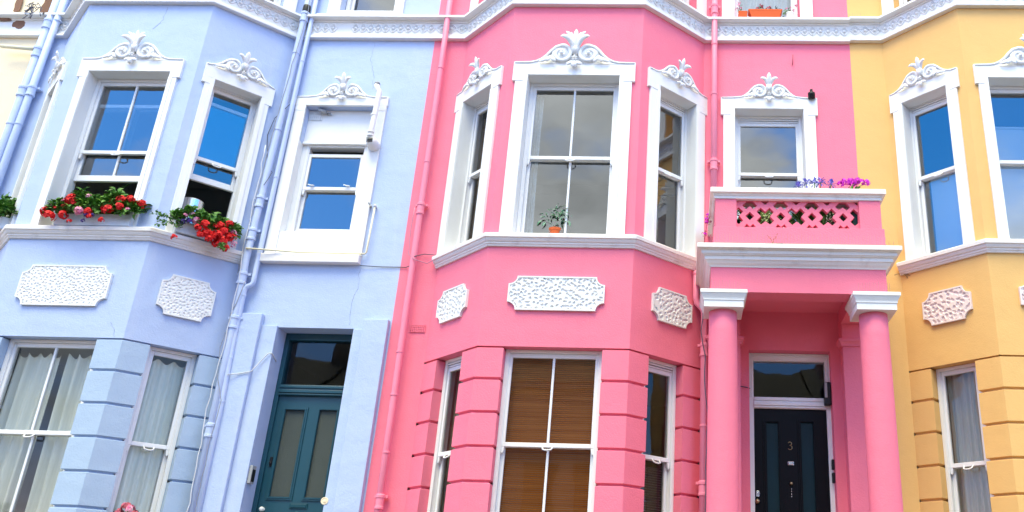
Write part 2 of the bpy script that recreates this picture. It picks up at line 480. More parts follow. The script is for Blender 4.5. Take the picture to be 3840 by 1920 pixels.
# ------------------------------------------------------------------ pierced plaque
def plaque(house, f, s0, s1, z0, z1, seed, density, deep=.016, thr=.30, mat=None):
    r = random.Random(seed)
    c = .09
    w = s1-s0
    def outline(g):
        a, b, x, y = s0+g, s1-g, z0+g, z1-g
        rr = c
        pts = []
        for cx, cz, an0, an1 in ((s0, z0, 90, 0), (s1, z0, 180, 90), (s1, z1, 270, 180), (s0, z1, 360, 270)):
            dl = 90-math.degrees(math.acos(g/(rr+g)))
            for q in range(7):
                b0, b1 = (an0-dl, an1+dl) if an0 > an1 else (an0+dl, an1-dl)
                an = R(b0+(b1-b0)*q/6)
                pts.append((cx+(rr+g)*math.cos(an), cz+(rr+g)*math.sin(an)))
        # order: start at left-bottom notch, walking along bottom to the right
        out = []
        for i in range(4): out += pts[i*7:(i+1)*7]
        return out
    m = MB()
    m.ring(f, outline(0), outline(.016), 0, .030)
    m.prism(f, outline(.008), 0, .014)
    # pierced field as a relief
    nx, nz = int(w/.008), int((z1-z0)/.008)
    seeds = []
    tries = 0
    while len(seeds) < density and tries < 6000:
        tries += 1
        p = (r.uniform(s0, s1), r.uniform(z0, z1))
        if all((p[0]-q[0])**2+(p[1]-q[1])**2 > (.75*math.sqrt(w*(z1-z0)/density))**2 for q in seeds):
            seeds.append((p[0], p[1], r.uniform(0, math.pi), r.uniform(1.3, 2.0)))
    rad = math.sqrt(w*(z1-z0)/density)
    def inside(s, z):
        for cx, cz in ((s0, z0), (s1, z0), (s1, z1), (s0, z1)):
            if (s-cx)**2+(z-cz)**2 < (c+.012)**2: return False
        return s0+.012 < s < s1-.012 and z0+.012 < z < z1-.012
    vs = {}
    for i in range(nx+1):
        for j in range(nz+1):
            s, z = s0+w*i/nx, z0+(z1-z0)*j/nz
            if not inside(s, z): continue
            d = 9
            for q in seeds:
                dx, dz = s-q[0], z-q[1]
                if abs(dx) > rad*1.4 or abs(dz) > rad*1.4: continue
                ca, sa = math.cos(q[2]), math.sin(q[2])
                u, v = (dx*ca+dz*sa), (-dx*sa+dz*ca)
                v += .35*u*u/rad
                d = min(d, math.hypot(u/q[3], v)/rad)
            t = min(1, max(0, (d-thr)/.11))
            h = .027-deep*(1-t*t*(3-2*t))
            vs[i, j] = m.bm.verts.new(f(s, h, z))
    for i in range(nx):
        for j in range(nz):
            q = [(i, j), (i+1, j), (i+1, j+1), (i, j+1)]
            if all(x in vs for x in q): m.bm.faces.new([vs[x] for x in q])
    return m.build('plaque', mat or WHITE, house)

# ------------------------------------------------------------------ rusticated pier
def pier(house, plan, mat, z0, ztop=BAND):
    """plan: polyline walked left to right (reveal, face, corner, face, reveal); stacked blocks with V joints"""
    m = MB()
    def ring(off, z):
        P = [V((x, y, 0)) for x, y in plan]; k = len(P); out = []
        for i, p in enumerate(P):
            d0 = (P[i]-P[i-1]).normalized() if i > 0 else (P[1]-P[0]).normalized()
            d1 = (P[i+1]-P[i]).normalized() if i < k-1 else d0
            n0, n1 = V((d0.y, -d0.x, 0)), V((d1.y, -d1.x, 0))
            mm = (n0+n1).normalized(); mm = mm/max(mm.dot(n0), .35)
            out.append(V((p.x+mm.x*off, p.y+mm.y*off, z)))
        return out
    levels = []
    h = .3475; z = ztop
    while z > z0:
        b = max(z-h, z0)
        levels += [(-.030, z-.001), (-.030, z-.007), (0, z-.022), (0, b+.014), (-.030, b+.001)]
        z = b
    prev = None
    for off, z in levels:
        vs = [m.bm.verts.new(p) for p in ring(off, z)]
        if prev:
            for i in range(len(vs)-1):
                m.bm.faces.new([prev[i], prev[i+1], vs[i+1], vs[i]])
        prev = vs
    return m.build('rusticated_pier', mat, house, bevel=0)

CORN = [(0, 8.585), (.062, 8.585), (.066, 8.592), (.066, 8.612), (.048, 8.622), (.036, 8.650), (.036, 8.665), (.028, 8.672), (.028, 8.845), (.044, 8.850), (.048, 8.862), (.044, 8.872), (.05, 8.874),
        (.128, 8.878), (.128, 8.908), (.10, 8.914), (0, 8.935)]
SILLP = [(-.02, 5.352), (.022, 5.352), (.030, 5.372), (.040, 5.378), (.040, 5.394), (.055, 5.402), (.068, 5.424), (.070, 5.436), (.085, 5.438), (.088, 5.478), (.080, 5.488), (-.15, 5.494)]

def offset_plan(plan, n):
    P = [V((x, y, 0)) for x, y in plan]; k = len(P); out = []
    for i, p in enumerate(P):
        d0 = (P[i]-P[i-1]).normalized() if i > 0 else (P[1]-P[0]).normalized()
        d1 = (P[i+1]-P[i]).normalized() if i < k-1 else d0
        n0, n1 = V((d0.y, -d0.x, 0)), V((d1.y, -d1.x, 0))
        mm = (n0+n1).normalized(); mm = mm/max(mm.dot(n0), .2)
        out.append((p.x+mm.x*n, p.y+mm.y*n))
    return out

def guilloche(parent, plan, skip=()):
    m = MB()
    pl = offset_plan(plan, .029)
    zc = 8.76
    for (x0, y0), (x1, y1) in zip(pl, pl[1:]):
        L = math.hypot(x1-x0, y1-y0)
        if L < .12: continue
        f = Fr((x0, y0), (x1-x0, y1-y0), (y1-y0, -(x1-x0)))
        k = max(1, int((L-.03)/.1)); p = (L-.03)/k
        for i in range(k):
            c = .015+p*(i+.5)
            w = f(c, 0, zc)
            if any(a < w.x < b for a, b in skip): continue
            m.lathe(w, [(.024, 0), (.022, .010), (.014, .019), (.003, .022)], 10, f.n)
            m.tube([f(c+.038*math.cos(x), .003, zc+.038*math.sin(x)) for x in [2*math.pi*q/14 for q in range(14)]], .006, 5, closed=True)
            for ph in (0, 1):
                sg = 1 if (i+ph) % 2 else -1
                m.tube([f(c+p*(t-.5), .004+.003*sg*(t-.5), zc+sg*.062*math.sin(math.pi*t)) for t in [q/8 for q in range(9)]], .0085, 5, flat=.9, up=f.n)
    return m.build('guilloche_band', WHITE, parent, smooth=True)

def drainpipe(house, pts, r, mat, collars=(), name='drainpipe'):
    m = MB(); m.tube(pts, r, 14)
    o = m.build(name, mat, house, smooth=True)
    for i, (x, y, z, big) in enumerate(collars):
        c = MB()
        if big:
            c.lathe((x, y, z), [(r*1.02, -.085), (r*1.32, -.080), (r*1.32, -.055), (r*1.16, -.05), (r*1.16, .03), (r*1.34, .035), (r*1.34, .065), (r*1.2, .07), (r*1.02, .075)], 16)
            c.box(FLAT, x-r*2, x+r*2, -y-.03-r, -y-.012, z+.036, z+.064)
        else:
            c.lathe((x, y, z), [(r*1.02, -.012), (r*1.16, -.010), (r*1.16, .010), (r*1.02, .012)], 14)
        c.build('collar', mat, o, smooth=False, bevel=.002)
    return o

# ------------------------------------------------------------------ the rooms behind the windows
def interior(house, xl, xr):
    m = MB()
    inner = offset_plan([(xl, 0)] + BAYPLAN + [(xr, 0)], -.30)
    m.poly([V((xl+.05, 3.6, 1.6)), V((xr-.05, 3.6, 1.6)), V((xr-.05, 3.6, ZTOP)), V((xl+.05, 3.6, ZTOP))])
    for x in (xl+.06, 1.62, xr-.06):
        m.poly([V((x, .3, 1.6)), V((x, 3.6, 1.6)), V((x, 3.6, ZTOP)), V((x, .3, ZTOP))])
    for z in (1.62, 4.62, 5.02, 8.32, 8.62, ZTOP-.05):
        m.poly([V((x, y, z)) for x, y in inner] + [V((xr-.06, 3.6, z)), V((xl+.06, 3.6, z))])
    # room cornices
    m.sweep([(0, 8.18), (.03, 8.18), (.10, 8.28), (.10, 8.315), (0, 8.315)], [(xl+.06, 3.595), (1.62, 3.595)])
    return m.build('interior', ROOM, house)

def house(name, xc, mat, xl, xr, dz, label, cfg):
    h = empty(name, (xc, 0, dz)); tag(h, label, 'house')
    w = MB()
    oh, ch, cs = cfg['oh'], cfg['ch'], cfg['cs']
    up = (5.45, 7.575)
    # second floor openings
    sec = (8.94, 10.4)
    wallseg(w, FRONT, -A, A, BAND, ZTOP, [(-oh, oh, *up, .14), (-oh, oh, *sec, .14)], .3)
    for f in (LCF, RC):
        wallseg(w, f, 0, LC, BAND, ZTOP, [(cs-ch, cs+ch, *up, .14), (cs-ch, cs+ch, *sec, .14)], .3)
    wallseg(w, FLAT, xl, -B, .3, ZTOP, [])
    wallseg(w, FLAT, B, xr, .3, ZTOP, cfg['holes'])
    # apron under the ground floor windows
    ZG = 1.95
    pl = [(-B, 0), (-A, -D), (A, -D), (B, 0)]
    for (x0, y0), (x1, y1) in zip(pl, pl[1:]):
        w.poly([V((x0, y0, .3)), V((x1, y1, .3)), V((x1, y1, ZG)), V((x0, y0, ZG))])
    w.build('wall', mat, h)
    rf = MB(); rf.poly([V((xl, 0, ZTOP)), V((-B, 0, ZTOP)), V((-A, -D, ZTOP)), V((A, -D, ZTOP)), V((B, 0, ZTOP)), V((xr, 0, ZTOP)), V((xr, 4.2, ZTOP+.6)), V((xl, 4.2, ZTOP+.6))])
    rf.build('roof', SLATE, h)
    interior(h, xl, xr)
    # piers
    go, g0, g1 = .518, .268, .768
    rv = .20
    pier(h, [(-A-(B-A)/LC*g0 + D/LC*rv, -D+D/LC*g0 + (B-A)/LC*rv), (-A-(B-A)/LC*g0, -D+D/LC*g0), (-A, -D), (-go, -D), (-go, -D+rv)], cfg.get('pm', mat), ZG)
    pier(h, [(go, -D+rv), (go, -D), (A, -D), (A+(B-A)/LC*g0, -D+D/LC*g0), (A+(B-A)/LC*g0-D/LC*rv, -D+D/LC*g0+(B-A)/LC*rv)], cfg.get('pm', mat), ZG)
    for sg in (-1, 1):
        q = [(sg*(A+(B-A)/LC*g1-D/LC*rv), -D+D/LC*g1+(B-A)/LC*rv), (sg*(A+(B-A)/LC*g1), -D+D/LC*g1), (sg*B, 0)]
        pier(h, q if sg > 0 else q[::-1], cfg.get('pm', mat), ZG)
    # cornice and sill course
    plan = [(xl, 0)] + BAYPLAN + [(xr, 0)]
    c = MB(); c.sweep(CORN, plan, False); co = c.build('cornice', WHITE, h)
    for sk in cfg.get('skip', ((),)): guilloche(co, plan, sk)
    s = MB(); s.sweep(SILLP, BAYPLAN); s.build('sill_course', SILLW, h, bevel=.003)
    # surrounds of the first floor
    surround(h, FRONT, 0, oh, cfg['eh'], 5.49, 7.755, 1.0*cfg['eh']/.73, True)
    for f in (LCF, RC):
        surround(h, f, cs, ch, cfg['ceh'], 5.49, 7.755, .735, False)
    pc, ps = cfg['pc'], cfg['ps']
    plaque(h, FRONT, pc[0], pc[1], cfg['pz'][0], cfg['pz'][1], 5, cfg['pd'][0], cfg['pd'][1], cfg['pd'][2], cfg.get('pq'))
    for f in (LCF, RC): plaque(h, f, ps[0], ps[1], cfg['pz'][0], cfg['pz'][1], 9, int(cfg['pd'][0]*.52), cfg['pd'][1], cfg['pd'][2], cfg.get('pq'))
    # windows of the first floor
    window(h, FRONT, -oh+.004, oh-.004, 5.485, 7.571, 6.562, muntin=True, **cfg.get('wc', {}))
    for f, kw in ((LCF, cfg.get('wl', {})), (RC, cfg.get('wr', {}))):
        window(h, f, cs-ch+.004, cs+ch-.004, 5.485, 7.571, 6.585, **{'vent': True, 'fw': .014, **kw})
    # ground floor
    window(h, FRONT, -go, go, ZG, BAND-.001, 3.222, rec=.11, muntin=True, gmat=cfg.get('gg', GLASSM))
    for f in (LCF, RC):
        window(h, f, g0, g1, ZG, BAND-.001, 3.175, rec=.11, vent=cfg.get('gv', True), gmat=cfg.get('gg', GLASSM))
    # second floor
    sm = MB()
    for f, a in ((FRONT, oh), (RC, ch), (LCF, ch)):
        c0 = 0 if f is FRONT else cs
        for sg in (-1, 1):
            x, y = sorted((c0+sg*a, c0+sg*(a+.16))); sm.box(f, x, y, -.01, .03, 8.93, 10.45)
        sm.box(f, c0-a, c0+a, -.01, .032, 10.401, 10.55)
    sm.build('window_surround', WHITE, h, bevel=.005)
    window(h, FRONT, -oh, oh, 8.94, 10.399, 9.7, muntin=True)
    for f in (LCF, RC): window(h, f, cs-ch, cs+ch, 8.94, 10.399, 9.7)
    return h

# ================================================================== the three houses
pink = house('terraced_house', 0, PINK, -1.99, 3.43, 0, 'pink stucco terraced house with a columned porch, between the blue and yellow houses',
    dict(pc=(-.527, .510), ps=(.278, .862), pz=(4.618, 5.002), pd=(170, .016, .20), oh=.548, ch=.302, cs=.583, eh=.729, ceh=.485, wl=dict(gmat=GLASSM), wr=dict(gmat=GLASS), holes=[(1.943, 2.803, 5.50, 7.583, .14), (1.943, 2.803, 8.94, 10.4, .14), (2.09, 2.995, 1.0, 4.45, .35)]))
blue = house('terraced_house', -PER, BLUE, -1.905, 3.41, 0, 'pale blue stucco terraced house with a teal front door and red flower boxes',
    dict(pc=(-.512, .500), ps=(.216, .782), pz=(4.567, 5.034), pd=(330, .009, .18), gg=GLASSL, pm=BLUEP, oh=.505, ch=.28, cs=.497, eh=.636, ceh=.415, holes=[(1.888, 2.782, 5.60, 7.567, .14), (2.06, 2.80, 9.05, 10.4, .14), (2.10, 2.986, 1.0, 4.60, .35)], skip=(((2.05, 9),), ((-9, 2.33),)),
         wc=dict(raised=.665, gmat=GLASSY), wl=dict(vent=False), wr=dict(raised=.78, vent=False, gmat=GLASSY), gv=False))
yellow = house('terraced_house', PER, YELLOW, -1.97, 3.41, .02, 'yellow stucco terraced house at the right edge, with white window surrounds',
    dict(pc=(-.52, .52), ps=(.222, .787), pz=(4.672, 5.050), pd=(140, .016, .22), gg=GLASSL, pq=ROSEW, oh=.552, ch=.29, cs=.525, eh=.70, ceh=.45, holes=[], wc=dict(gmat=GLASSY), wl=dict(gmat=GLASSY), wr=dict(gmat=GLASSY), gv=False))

# ------------------------------------------------------------------ pink: recess window, porch, door
XW = 2.378
surround(pink, FLAT, XW-.005, .430, .603, 5.46, 7.745, .74, False, zo=7.583, uh=.571)
window(pink, FLAT, XW-.431, XW+.421, 5.50, 7.579, 6.757, vent=True, gmat=GLASSY)
m = MB()
for sg in (-1, 1):
    a, b = sorted((XW+sg*.43, XW+sg*.597)); m.box(FLAT, a, b, -.01, .03, 8.93, 10.4)
m.box(FLAT, XW-.597, XW+.597, -.01, .032, 10.4005, 10.55)
m.build('window_surround', WHITE, pink, bevel=.005)
window(pink, FLAT, XW-.434, XW+.424, 8.94, 10.399, 9.75)

CYL = -.98
def porch():
    ent = MB()
    # beam with a soffit and two side beams
    ent.box(FLAT, 1.63, 3.41, .86, 1.10, 4.722, 5.0)
    ent.box(FLAT, 1.63, 1.90, 0.0, .859, 4.722, 5.0)
    ent.box(FLAT, 3.10, 3.41, 0.0, .859, 4.722, 5.0)
    ent.box(FLAT, 1.90, 3.10, 0.0, .859, 4.90, 5.0)
    e = ent.build('entablature', PINK, pink)
    c = MB()
    prof = [(0, 4.990), (.010, 4.990), (.014, 5.002), (.022, 5.010), (.036, 5.022), (.052, 5.044), (.056, 5.052), (.066, 5.053), (.068, 5.090), (.072, 5.093), (.086, 5.095), (.088, 5.106), (.100, 5.107), (.102, 5.140),
            (.106, 5.143), (.124, 5.145), (.126, 5.153), (.146, 5.154), (.147, 5.196), (.140, 5.202), (0, 5.262)]
    plan = [(1.63, 0), (1.63, -1.10), (3.41, -1.10), (3.41, 0)]
    c.sweep(prof, plan); c.build('porch_cornice', SILLW, e)
    bal = MB()
    bal.box(FLAT, 1.655, 3.425, 0, 1.115, 5.2, 5.445)
    b = bal.build('balcony', PINK, pink, bevel=.004)
    p = MB(); p.box(FLAT, 1.90, 3.175, .02, .97, 5.4455, 5.458); p.build('balcony_floor', SLATE, b)
    for a, q in ((1.672, 1.895), (3.18, 3.405)):
        p = MB(); p.box(FLAT, a, q, 0, 1.10, 5.446, 5.775)
        p.build('balcony_pier', PINK, b, bevel=.004)
    cp = MB()
    prof = [(-.2, 5.776), (.012, 5.776), (.012, 5.806), (.022, 5.810), (.028, 5.828), (.055, 5.834), (.055, 5.884), (.045, 5.892), (-.2, 5.900)]
    cp.sweep(prof, [(1.672, 0), (1.672, -1.10), (3.405, -1.10), (3.405, 0)])
    cp.build('coping', SILLW, b)
    # pierced lattice: lozenge, cross, hexagon and chevron openings cut through one slab
    l = MB()
    x0, x1, z0, z1 = 1.896, 3.179, 5.4465, 5.7755
    zc, kz, n0, n1 = 5.597, 1.16, 1.005, 1.06
    shapes = []
    for i in range(-1, 5):
        c = 2.037+.3265*i; d = c+.163
        shapes += [(c, [(-.047, 0), (0, .043), (.047, 0), (0, -.043)]),
                   (d, [(-.092, .046), (-.048, .087), (0, .046), (.046, .087), (.092, .044), (.050, 0), (.092, -.044), (.048, -.084), (0, -.05), (-.046, -.084), (-.092, -.044), (-.048, 0)]),
                   (c, [(-.080, .105), (-.034, .1505), (.034, .1505), (.080, .105), (.040, .070), (0, .10), (-.040, .070)]),
                   (d, [(-.046, .1505), (.046, .1505), (0, .116)]),
                   (c, [(-.075, -.127), (-.035, -.078), (0, -.105), (.035, -.078), (.075, -.127)]),
                   (d, [(-.022, -.127), (0, -.112), (.022, -.127)])]
    def clip(poly):
        for lim, sg in ((x0+.004, 1), (x1-.004, -1)):
            o_ = []
            for i in range(len(poly)):
                a, q = poly[i-1], poly[i]
                ia, ib = sg*(a[0]-lim) >= 0, sg*(q[0]-lim) >= 0
                if ia != ib:
                    t = (lim-a[0])/(q[0]-a[0]); o_.append((lim, a[1]+(q[1]-a[1])*t))
                if ib: o_.append(q)
            poly = o_
        return poly
    loops = [[(x0, z0), (x1, z0), (x1, z1), (x0, z1)]]
    for c, sh in shapes:
        q = clip([(c+x, zc+z*kz) for x, z in sh])
        if len(q) > 2 and max(x for x, z in q)-min(x for x, z in q) > .012: loops.append(q)
    rims = []
    for n in (n0, n1):
        es = []; rim = []
        for q in loops:
            vs = [l.bm.verts.new(FLAT(x, n, z)) for x, z in q]
            es += [l.bm.edges.new((vs[i], vs[(i+1) % len(vs)])) for i in range(len(vs))]
            rim.append(vs)
        bmesh.ops.triangle_fill(l.bm, use_beauty=True, use_dissolve=False, edges=es)
        rims.append(rim)
    for a, q in zip(*rims):
        for i in range(len(a)):
            l.bm.faces.new([a[i], a[(i+1) % len(a)], q[(i+1) % len(a)], q[i]])
    l.build('lattice', PINK, b)
    for x in (1.757, 3.277):
        m = MB()
        prof = [(.158, 1.55), (.156, 2.0), (.153, 2.8), (.149, 3.6), (.144, 4.3), (.142, 4.54)]
        prof = [(.20, 1.45), (.20, 1.52), (.175, 1.56)] + prof
        m.lathe((x, CYL, 0), prof, 40)
        co = m.build('column', PINK, pink, smooth=True)
        cap = MB()
        def sq(r, z): return [V((x-r, CYL-r, z)), V((x+r, CYL-r, z)), V((x+r, CYL+r, z)), V((x-r, CYL+r, z))]
        lv = [(.198, 4.534), (.198, 4.600), (.206, 4.604), (.206, 4.616), (.210, 4.630), (.226, 4.664), (.228, 4.672), (.236, 4.674), (.236, 4.706), (.228, 4.712), (.14, 4.721)]
        prev = None
        for r_, z in lv:
            vs = [cap.bm.verts.new(p_) for p_ in sq(r_, z)]
            if prev:
                for i in range(4): cap.bm.faces.new([prev[i], prev[(i+1) % 4], vs[(i+1) % 4], vs[i]])
            else: cap.bm.faces.new(vs[::-1])
            prev = vs
        cap.bm.faces.new(prev)
        cap.build('capital', WHITE, co)
    # responds on the wall
    for a, q in ((1.64, 1.985), (3.105, 3.405)):
        m = MB(); m.box(FLAT, a, q, 0.001, .16, .35, 4.46)
        r_ = m.build('respond', PINK, pink, bevel=.004)
        m = MB(); m.sweep([(0, 4.461), (.016, 4.461), (.016, 4.48), (.028, 4.50), (.042, 4.512), (.042, 4.54), (0, 4.56)], [(a, 0), (a, -.16), (q, -.16), (q, 0)])
        m.box(FLAT, a, q, 0.001, .158, 4.459, 4.72)
        m.build('respond_capital', PINK, r_)
    # steps and porch floor
    st = MB(); st.box(FLAT, 1.5, 3.5, -.35, 1.25, .14, 1.46)
    for i in range(7):
        st.box(FLAT, 1.6, 3.4, 1.25+.28*i, 1.25+.28*(i+1), .14, 1.46-.165*(i+1))
    st.build('porch_steps', PAVE, pink, bevel=.006)
porch()

def panel_door(house, x0, x1, ztop, yd, mat, fmat, fan, glass, panels, fmould):
    """frame, fanlight with transom and a leaf; yd = depth of the leaf face behind the wall"""
    f = FLAT
    m = MB()
    m.box(f, x0, x0+.05, -yd-.09, -yd+.03, 1.46, ztop).box(f, x1-.05, x1, -yd-.09, -yd+.03, 1.46, ztop)
    m.box(f, x0+.05, x1-.05, -yd-.09, -yd+.03, fan[1], ztop)
    # moulded transom
    zt = fan[0]
    m.box(f, x0+.05, x1-.05, -yd-.09, -yd+.034, zt-.125, zt)
    m.box(f, x0+.05, x1-.05, -yd+.034, -yd+.052, zt-.095, zt-.060).box(f, x0+.05, x1-.05, -yd+.034, -yd+.044, zt-.120, zt-.104).box(f, x0+.05, x1-.05, -yd+.034, -yd+.046, zt-.04, zt-.012)
    if fmould:
        for k_, (o_, d_) in enumerate(((.0, .05), (.022, .04))):
            m.box(f, x0+o_, x0+o_+.016, -yd+.03, -yd+d_, zt, ztop-o_).box(f, x1-o_-.016, x1-o_, -yd+.03, -yd+d_, zt, ztop-o_)
            m.box(f, x0+o_+.016, x1-o_-.016, -yd+.03, -yd+d_, ztop-o_-.018, ztop-o_)
    fr = m.build('door_frame', fmat, house, bevel=.004)
    pane(f, x0+.05, x1-.05, fan[0]-.002, fan[1]+.002, -yd-.02, fr, glass, 'fanlight')
    d = MB()
    a, b = x0+.051, x1-.051
    zt -= .126
    holes = [(p[0], p[1], p[2], p[3], .022) for p in panels]
    ff = Fr((0, yd), (1, 0), (0, -1))
    wallseg(d, ff, a, b, 1.47, zt, holes)
    for p in panels:
        d.ring(ff, [(p[0]-.022, p[2]-.022), (p[1]+.022, p[2]-.022), (p[1]+.022, p[3]+.022), (p[0]-.022, p[3]+.022)], [(p[0]+.012, p[2]+.012), (p[1]-.012, p[2]+.012), (p[1]-.012, p[3]-.012), (p[0]+.012, p[3]-.012)], -.006, .012)
        d.ring(ff, [(p[0]-.004, p[2]-.004), (p[1]+.004, p[2]-.004), (p[1]+.004, p[3]+.004), (p[0]-.004, p[3]+.004)], [(p[0]+.006, p[2]+.006), (p[1]-.006, p[2]+.006), (p[1]-.006, p[3]-.006), (p[0]+.006, p[3]-.006)], -.006, .019)
    leaf = d.build('door', mat, house)
    return fr, leaf, ff

# pink door: black, two tall glazed panels
fr, leaf, ff = panel_door(pink, 2.098, 2.998, 4.445, .16, BLACKD, FRAMEW, (3.945, 4.362), GLASSM, [(2.272, 2.425, 2.62, 3.68), (2.648, 2.806, 2.62, 3.69), (2.272, 2.425, 1.6, 2.42), (2.648, 2.806, 1.6, 2.42)], True)
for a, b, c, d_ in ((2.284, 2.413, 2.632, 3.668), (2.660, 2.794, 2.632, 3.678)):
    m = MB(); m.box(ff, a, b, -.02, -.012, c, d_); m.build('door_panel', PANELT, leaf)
for a, b in ((2.284, 2.413), (2.660, 2.794)):
    m = MB(); m.box(ff, a, b, -.02, -.012, 1.612, 2.408); m.build('door_panel', BLACKD, leaf)
m = MB()   # the brass numeral
num = [(-.020, .030), (-.012, .040), (.004, .042), (.017, .034), (.018, .020), (.008, .008), (-.004, .004), (.010, .001), (.021, -.010), (.021, -.028), (.008, -.040), (-.010, -.040), (-.022, -.030)]
m.tube([ff(2.538+s, .006, 3.415+z) for s, z in num], .0036, 6); m.build('house_number', BRASS, leaf, smooth=True)
m = MB(); m.box(ff, 2.508, 2.572, 0, .012, 3.205, 3.245); m.tube([ff(2.515, .012, 3.235), ff(2.517, .03, 3.215), ff(2.54, .036, 3.208), ff(2.563, .03, 3.215), ff(2.565, .012, 3.235)], .006, 6); m.build('door_knocker', STEEL, leaf, bevel=.003)
m = MB(); m.lathe(ff(2.538, 0, 3.01), [(.018, 0), (.020, .008), (.012, .014), (.016, .03), (.010, .042)], 16, (0, -1, 0)); m.build('door_knob', BRASS, leaf, smooth=True)
m = MB()
for z in (2.955, 2.93, 2.90, 2.875): m.ball(ff(2.54, .006, z), .007, 1)
m.build('door_chain', STEEL, leaf, smooth=True)
m = MB(); m.box(ff, 2.162, 2.196, 0, .012, 2.865, 2.925); m.lathe(ff(2.178, .012, 2.9), [(.010, 0), (.010, .008)], 12, (0, -1, 0)); m.build('door_lock', STEEL, leaf, bevel=.002)
m = MB(); m.lathe(ff(2.175, 0, 2.815), [(.022, 0), (.022, .006), (.010, .012), (.024, .034), (.020, .05), (.006, .056)], 18, (0, -1, 0)); m.build('door_knob', BRASS, leaf, smooth=True)
m = MB(); m.box(ff, 2.44, 2.63, 0, .012, 2.53, 2.585); m.build('letter_plate', BRASS, leaf, bevel=.004)

# blue: pilasters, door, recess window
for a, b, z in ((1.662, 1.917, 4.742), (3.105, 3.392, 4.70)):
    m = MB(); m.box(FLAT, a, b, .001, .075, .35, z); m.build('pilaster', BLUE, blue, bevel=.008)
m = MB(); m.box(FLAT, 1.917, 2.10, .001, .028, .35, 4.615).box(FLAT, 2.986, 3.105, .001, .028, .35, 4.59); m.build('pilaster', BLUE, blue, bevel=.006)
fr, leaf, ff = panel_door(blue, 2.101, 2.985, 4.598, .25, TEAL, TEAL, (3.985, 4.515), GLASSM, [(2.245, 2.492, 2.725, 3.71), (2.64, 2.865, 2.725, 3.715), (2.245, 2.492, 1.62, 2.42), (2.64, 2.865, 1.62, 2.42)], False)
for a, b, c, d_ in ((2.257, 2.480, 2.737, 3.698), (2.652, 2.853, 2.737, 3.703)):
    m = MB(); m.box(ff, a, b, -.02, -.012, c, d_); m.build('door_panel', FROST, leaf)
for a, b in ((2.257, 2.480), (2.652, 2.853)):
    m = MB(); m.box(ff, a, b, -.02, -.010, 1.632, 2.408); m.build('door_panel', TEAL, leaf)
m = MB(); m.box(ff, 2.50, 2.70, 0, .010, 2.615, 2.675); m.box(ff, 2.515, 2.685, .010, .016, 2.627, 2.663); m.build('letter_plate', surf('dark_plate', (.012, .06, .085), .3, .02, 30, .05, big=0), leaf, bevel=.003)
m = MB(); m.lathe(ff(2.60, 0, 2.545), [(.04, 0), (.045, .012), (.03, .03), (.012, .038)], 20, (0, -1, 0)); m.build('door_knob', TEAL, leaf, smooth=True)
m = MB(); m.box(ff, 2.188, 2.218, 0, .014, 3.06, 3.165); m.lathe(ff(2.203, .014, 3.10), [(.012, 0), (.013, .014), (.006, .02)], 12, (0, -1, 0)); m.build('door_lock', BLACKP, leaf, bevel=.003)
m = MB(); m.lathe(ff(2.212, 0, 2.60), [(.022, 0), (.022, .006), (.010, .012), (.026, .034), (.020, .05), (.006, .056)], 18, (0, -1, 0)); m.build('door_knob', POTW, leaf, smooth=True)
st = MB(); st.box(FLAT, 2.0, 3.1, -.35, .5, .14, 1.46)
for i in range(7): st.box(FLAT, 2.0, 3.1, .5+.28*i, .5+.28*(i+1), .14, 1.46-.165*(i+1))
st.build('door_steps', PAVE, blue, bevel=.006)

XB = 2.335
m = MB()
for sg, a, b in ((-1, 1.757, 1.888), (1, 2.782, 2.93)):
    m.box(FLAT, a, b, -.01, .03, 5.49, 7.49)
m.box(FLAT, 1.757, 1.888, -.01, .034, 7.4905, 7.567).box(FLAT, 2.782, 2.93, -.01, .034, 7.4905, 7.567)
m.box(FLAT, 1.747, 2.938, -.01, .034, 7.5675, 7.70)
m.box(FLAT, 1.888, 2.782, -.16, -.10, 7.06, 7.566)          # blocked upper light
m.box(FLAT, 1.888, 2.782, -.16, .018, 5.492, 5.80)          # blocked apron
m.box(FLAT, 1.889, 1.893, -.16, .026, 5.80, 7.06).box(FLAT, 2.777, 2.781, -.16, .026, 5.80, 7.06)
sr = m.build('window_surround', WHITE, blue, bevel=.006)
crest(sr, FLAT, XB+.003, 7.695, .735, .59, False)
m = MB(); m.box(FLAT, 1.752, 2.93, -.01, .085, 5.385, 5.49); m.build('window_sill', SILLW, blue, bevel=.008)
window(blue, FLAT, 1.945, 2.725, 5.80, 7.058, 6.455, rec=.10, gmat=GLASSY, fw=.03, handle=False, dropped=.085)
m = MB(); m.box(FLAT, 1.90, 2.77, -.10, -.055, 5.80, 5.84); m.build('window_ledge', WHITE, blue, bevel=.004)
m = MB(); m.box(FLAT, 1.895, 2.775, -.10, -.06, 7.052, 7.085); m.build('window_ledge', WHITE, blue, bevel=.004)
for a, q in ((1.894, 1.944), (2.726, 2.776)):
    m = MB(); m.box(FLAT, a, q, -.17, -.105, 5.802, 7.056); m.build('window_lining', WHITE, blue)
for x in (2.11, 2.56):
    m = MB(); m.ball(FLAT(x, -.105, 6.485), .018, 1, (1.6, 1, .6)); m.tube([FLAT(x, -.10, 6.48), FLAT(x-.05, -.085, 6.49)], .008, 5)
    m.build('sash_fastener', FRAMEW, blue, smooth=True)
m = MB()
for sg, a, b in ((-1, 1.90, 2.06), (1, 2.80, 2.925)): m.box(FLAT, a, b, -.01, .03, 8.93, 10.45)
m.box(FLAT, 2.06, 2.80, -.14, .02, 8.93, 9.06)
m.box(FLAT, 1.735, 2.97, -.01, .05, 8.9, 8.985)
m.build('window_surround', WHITE, blue, bevel=.006)
window(blue, FLAT, 2.062, 2.798, 9.06, 10.399, 9.75, gmat=GLASSY)
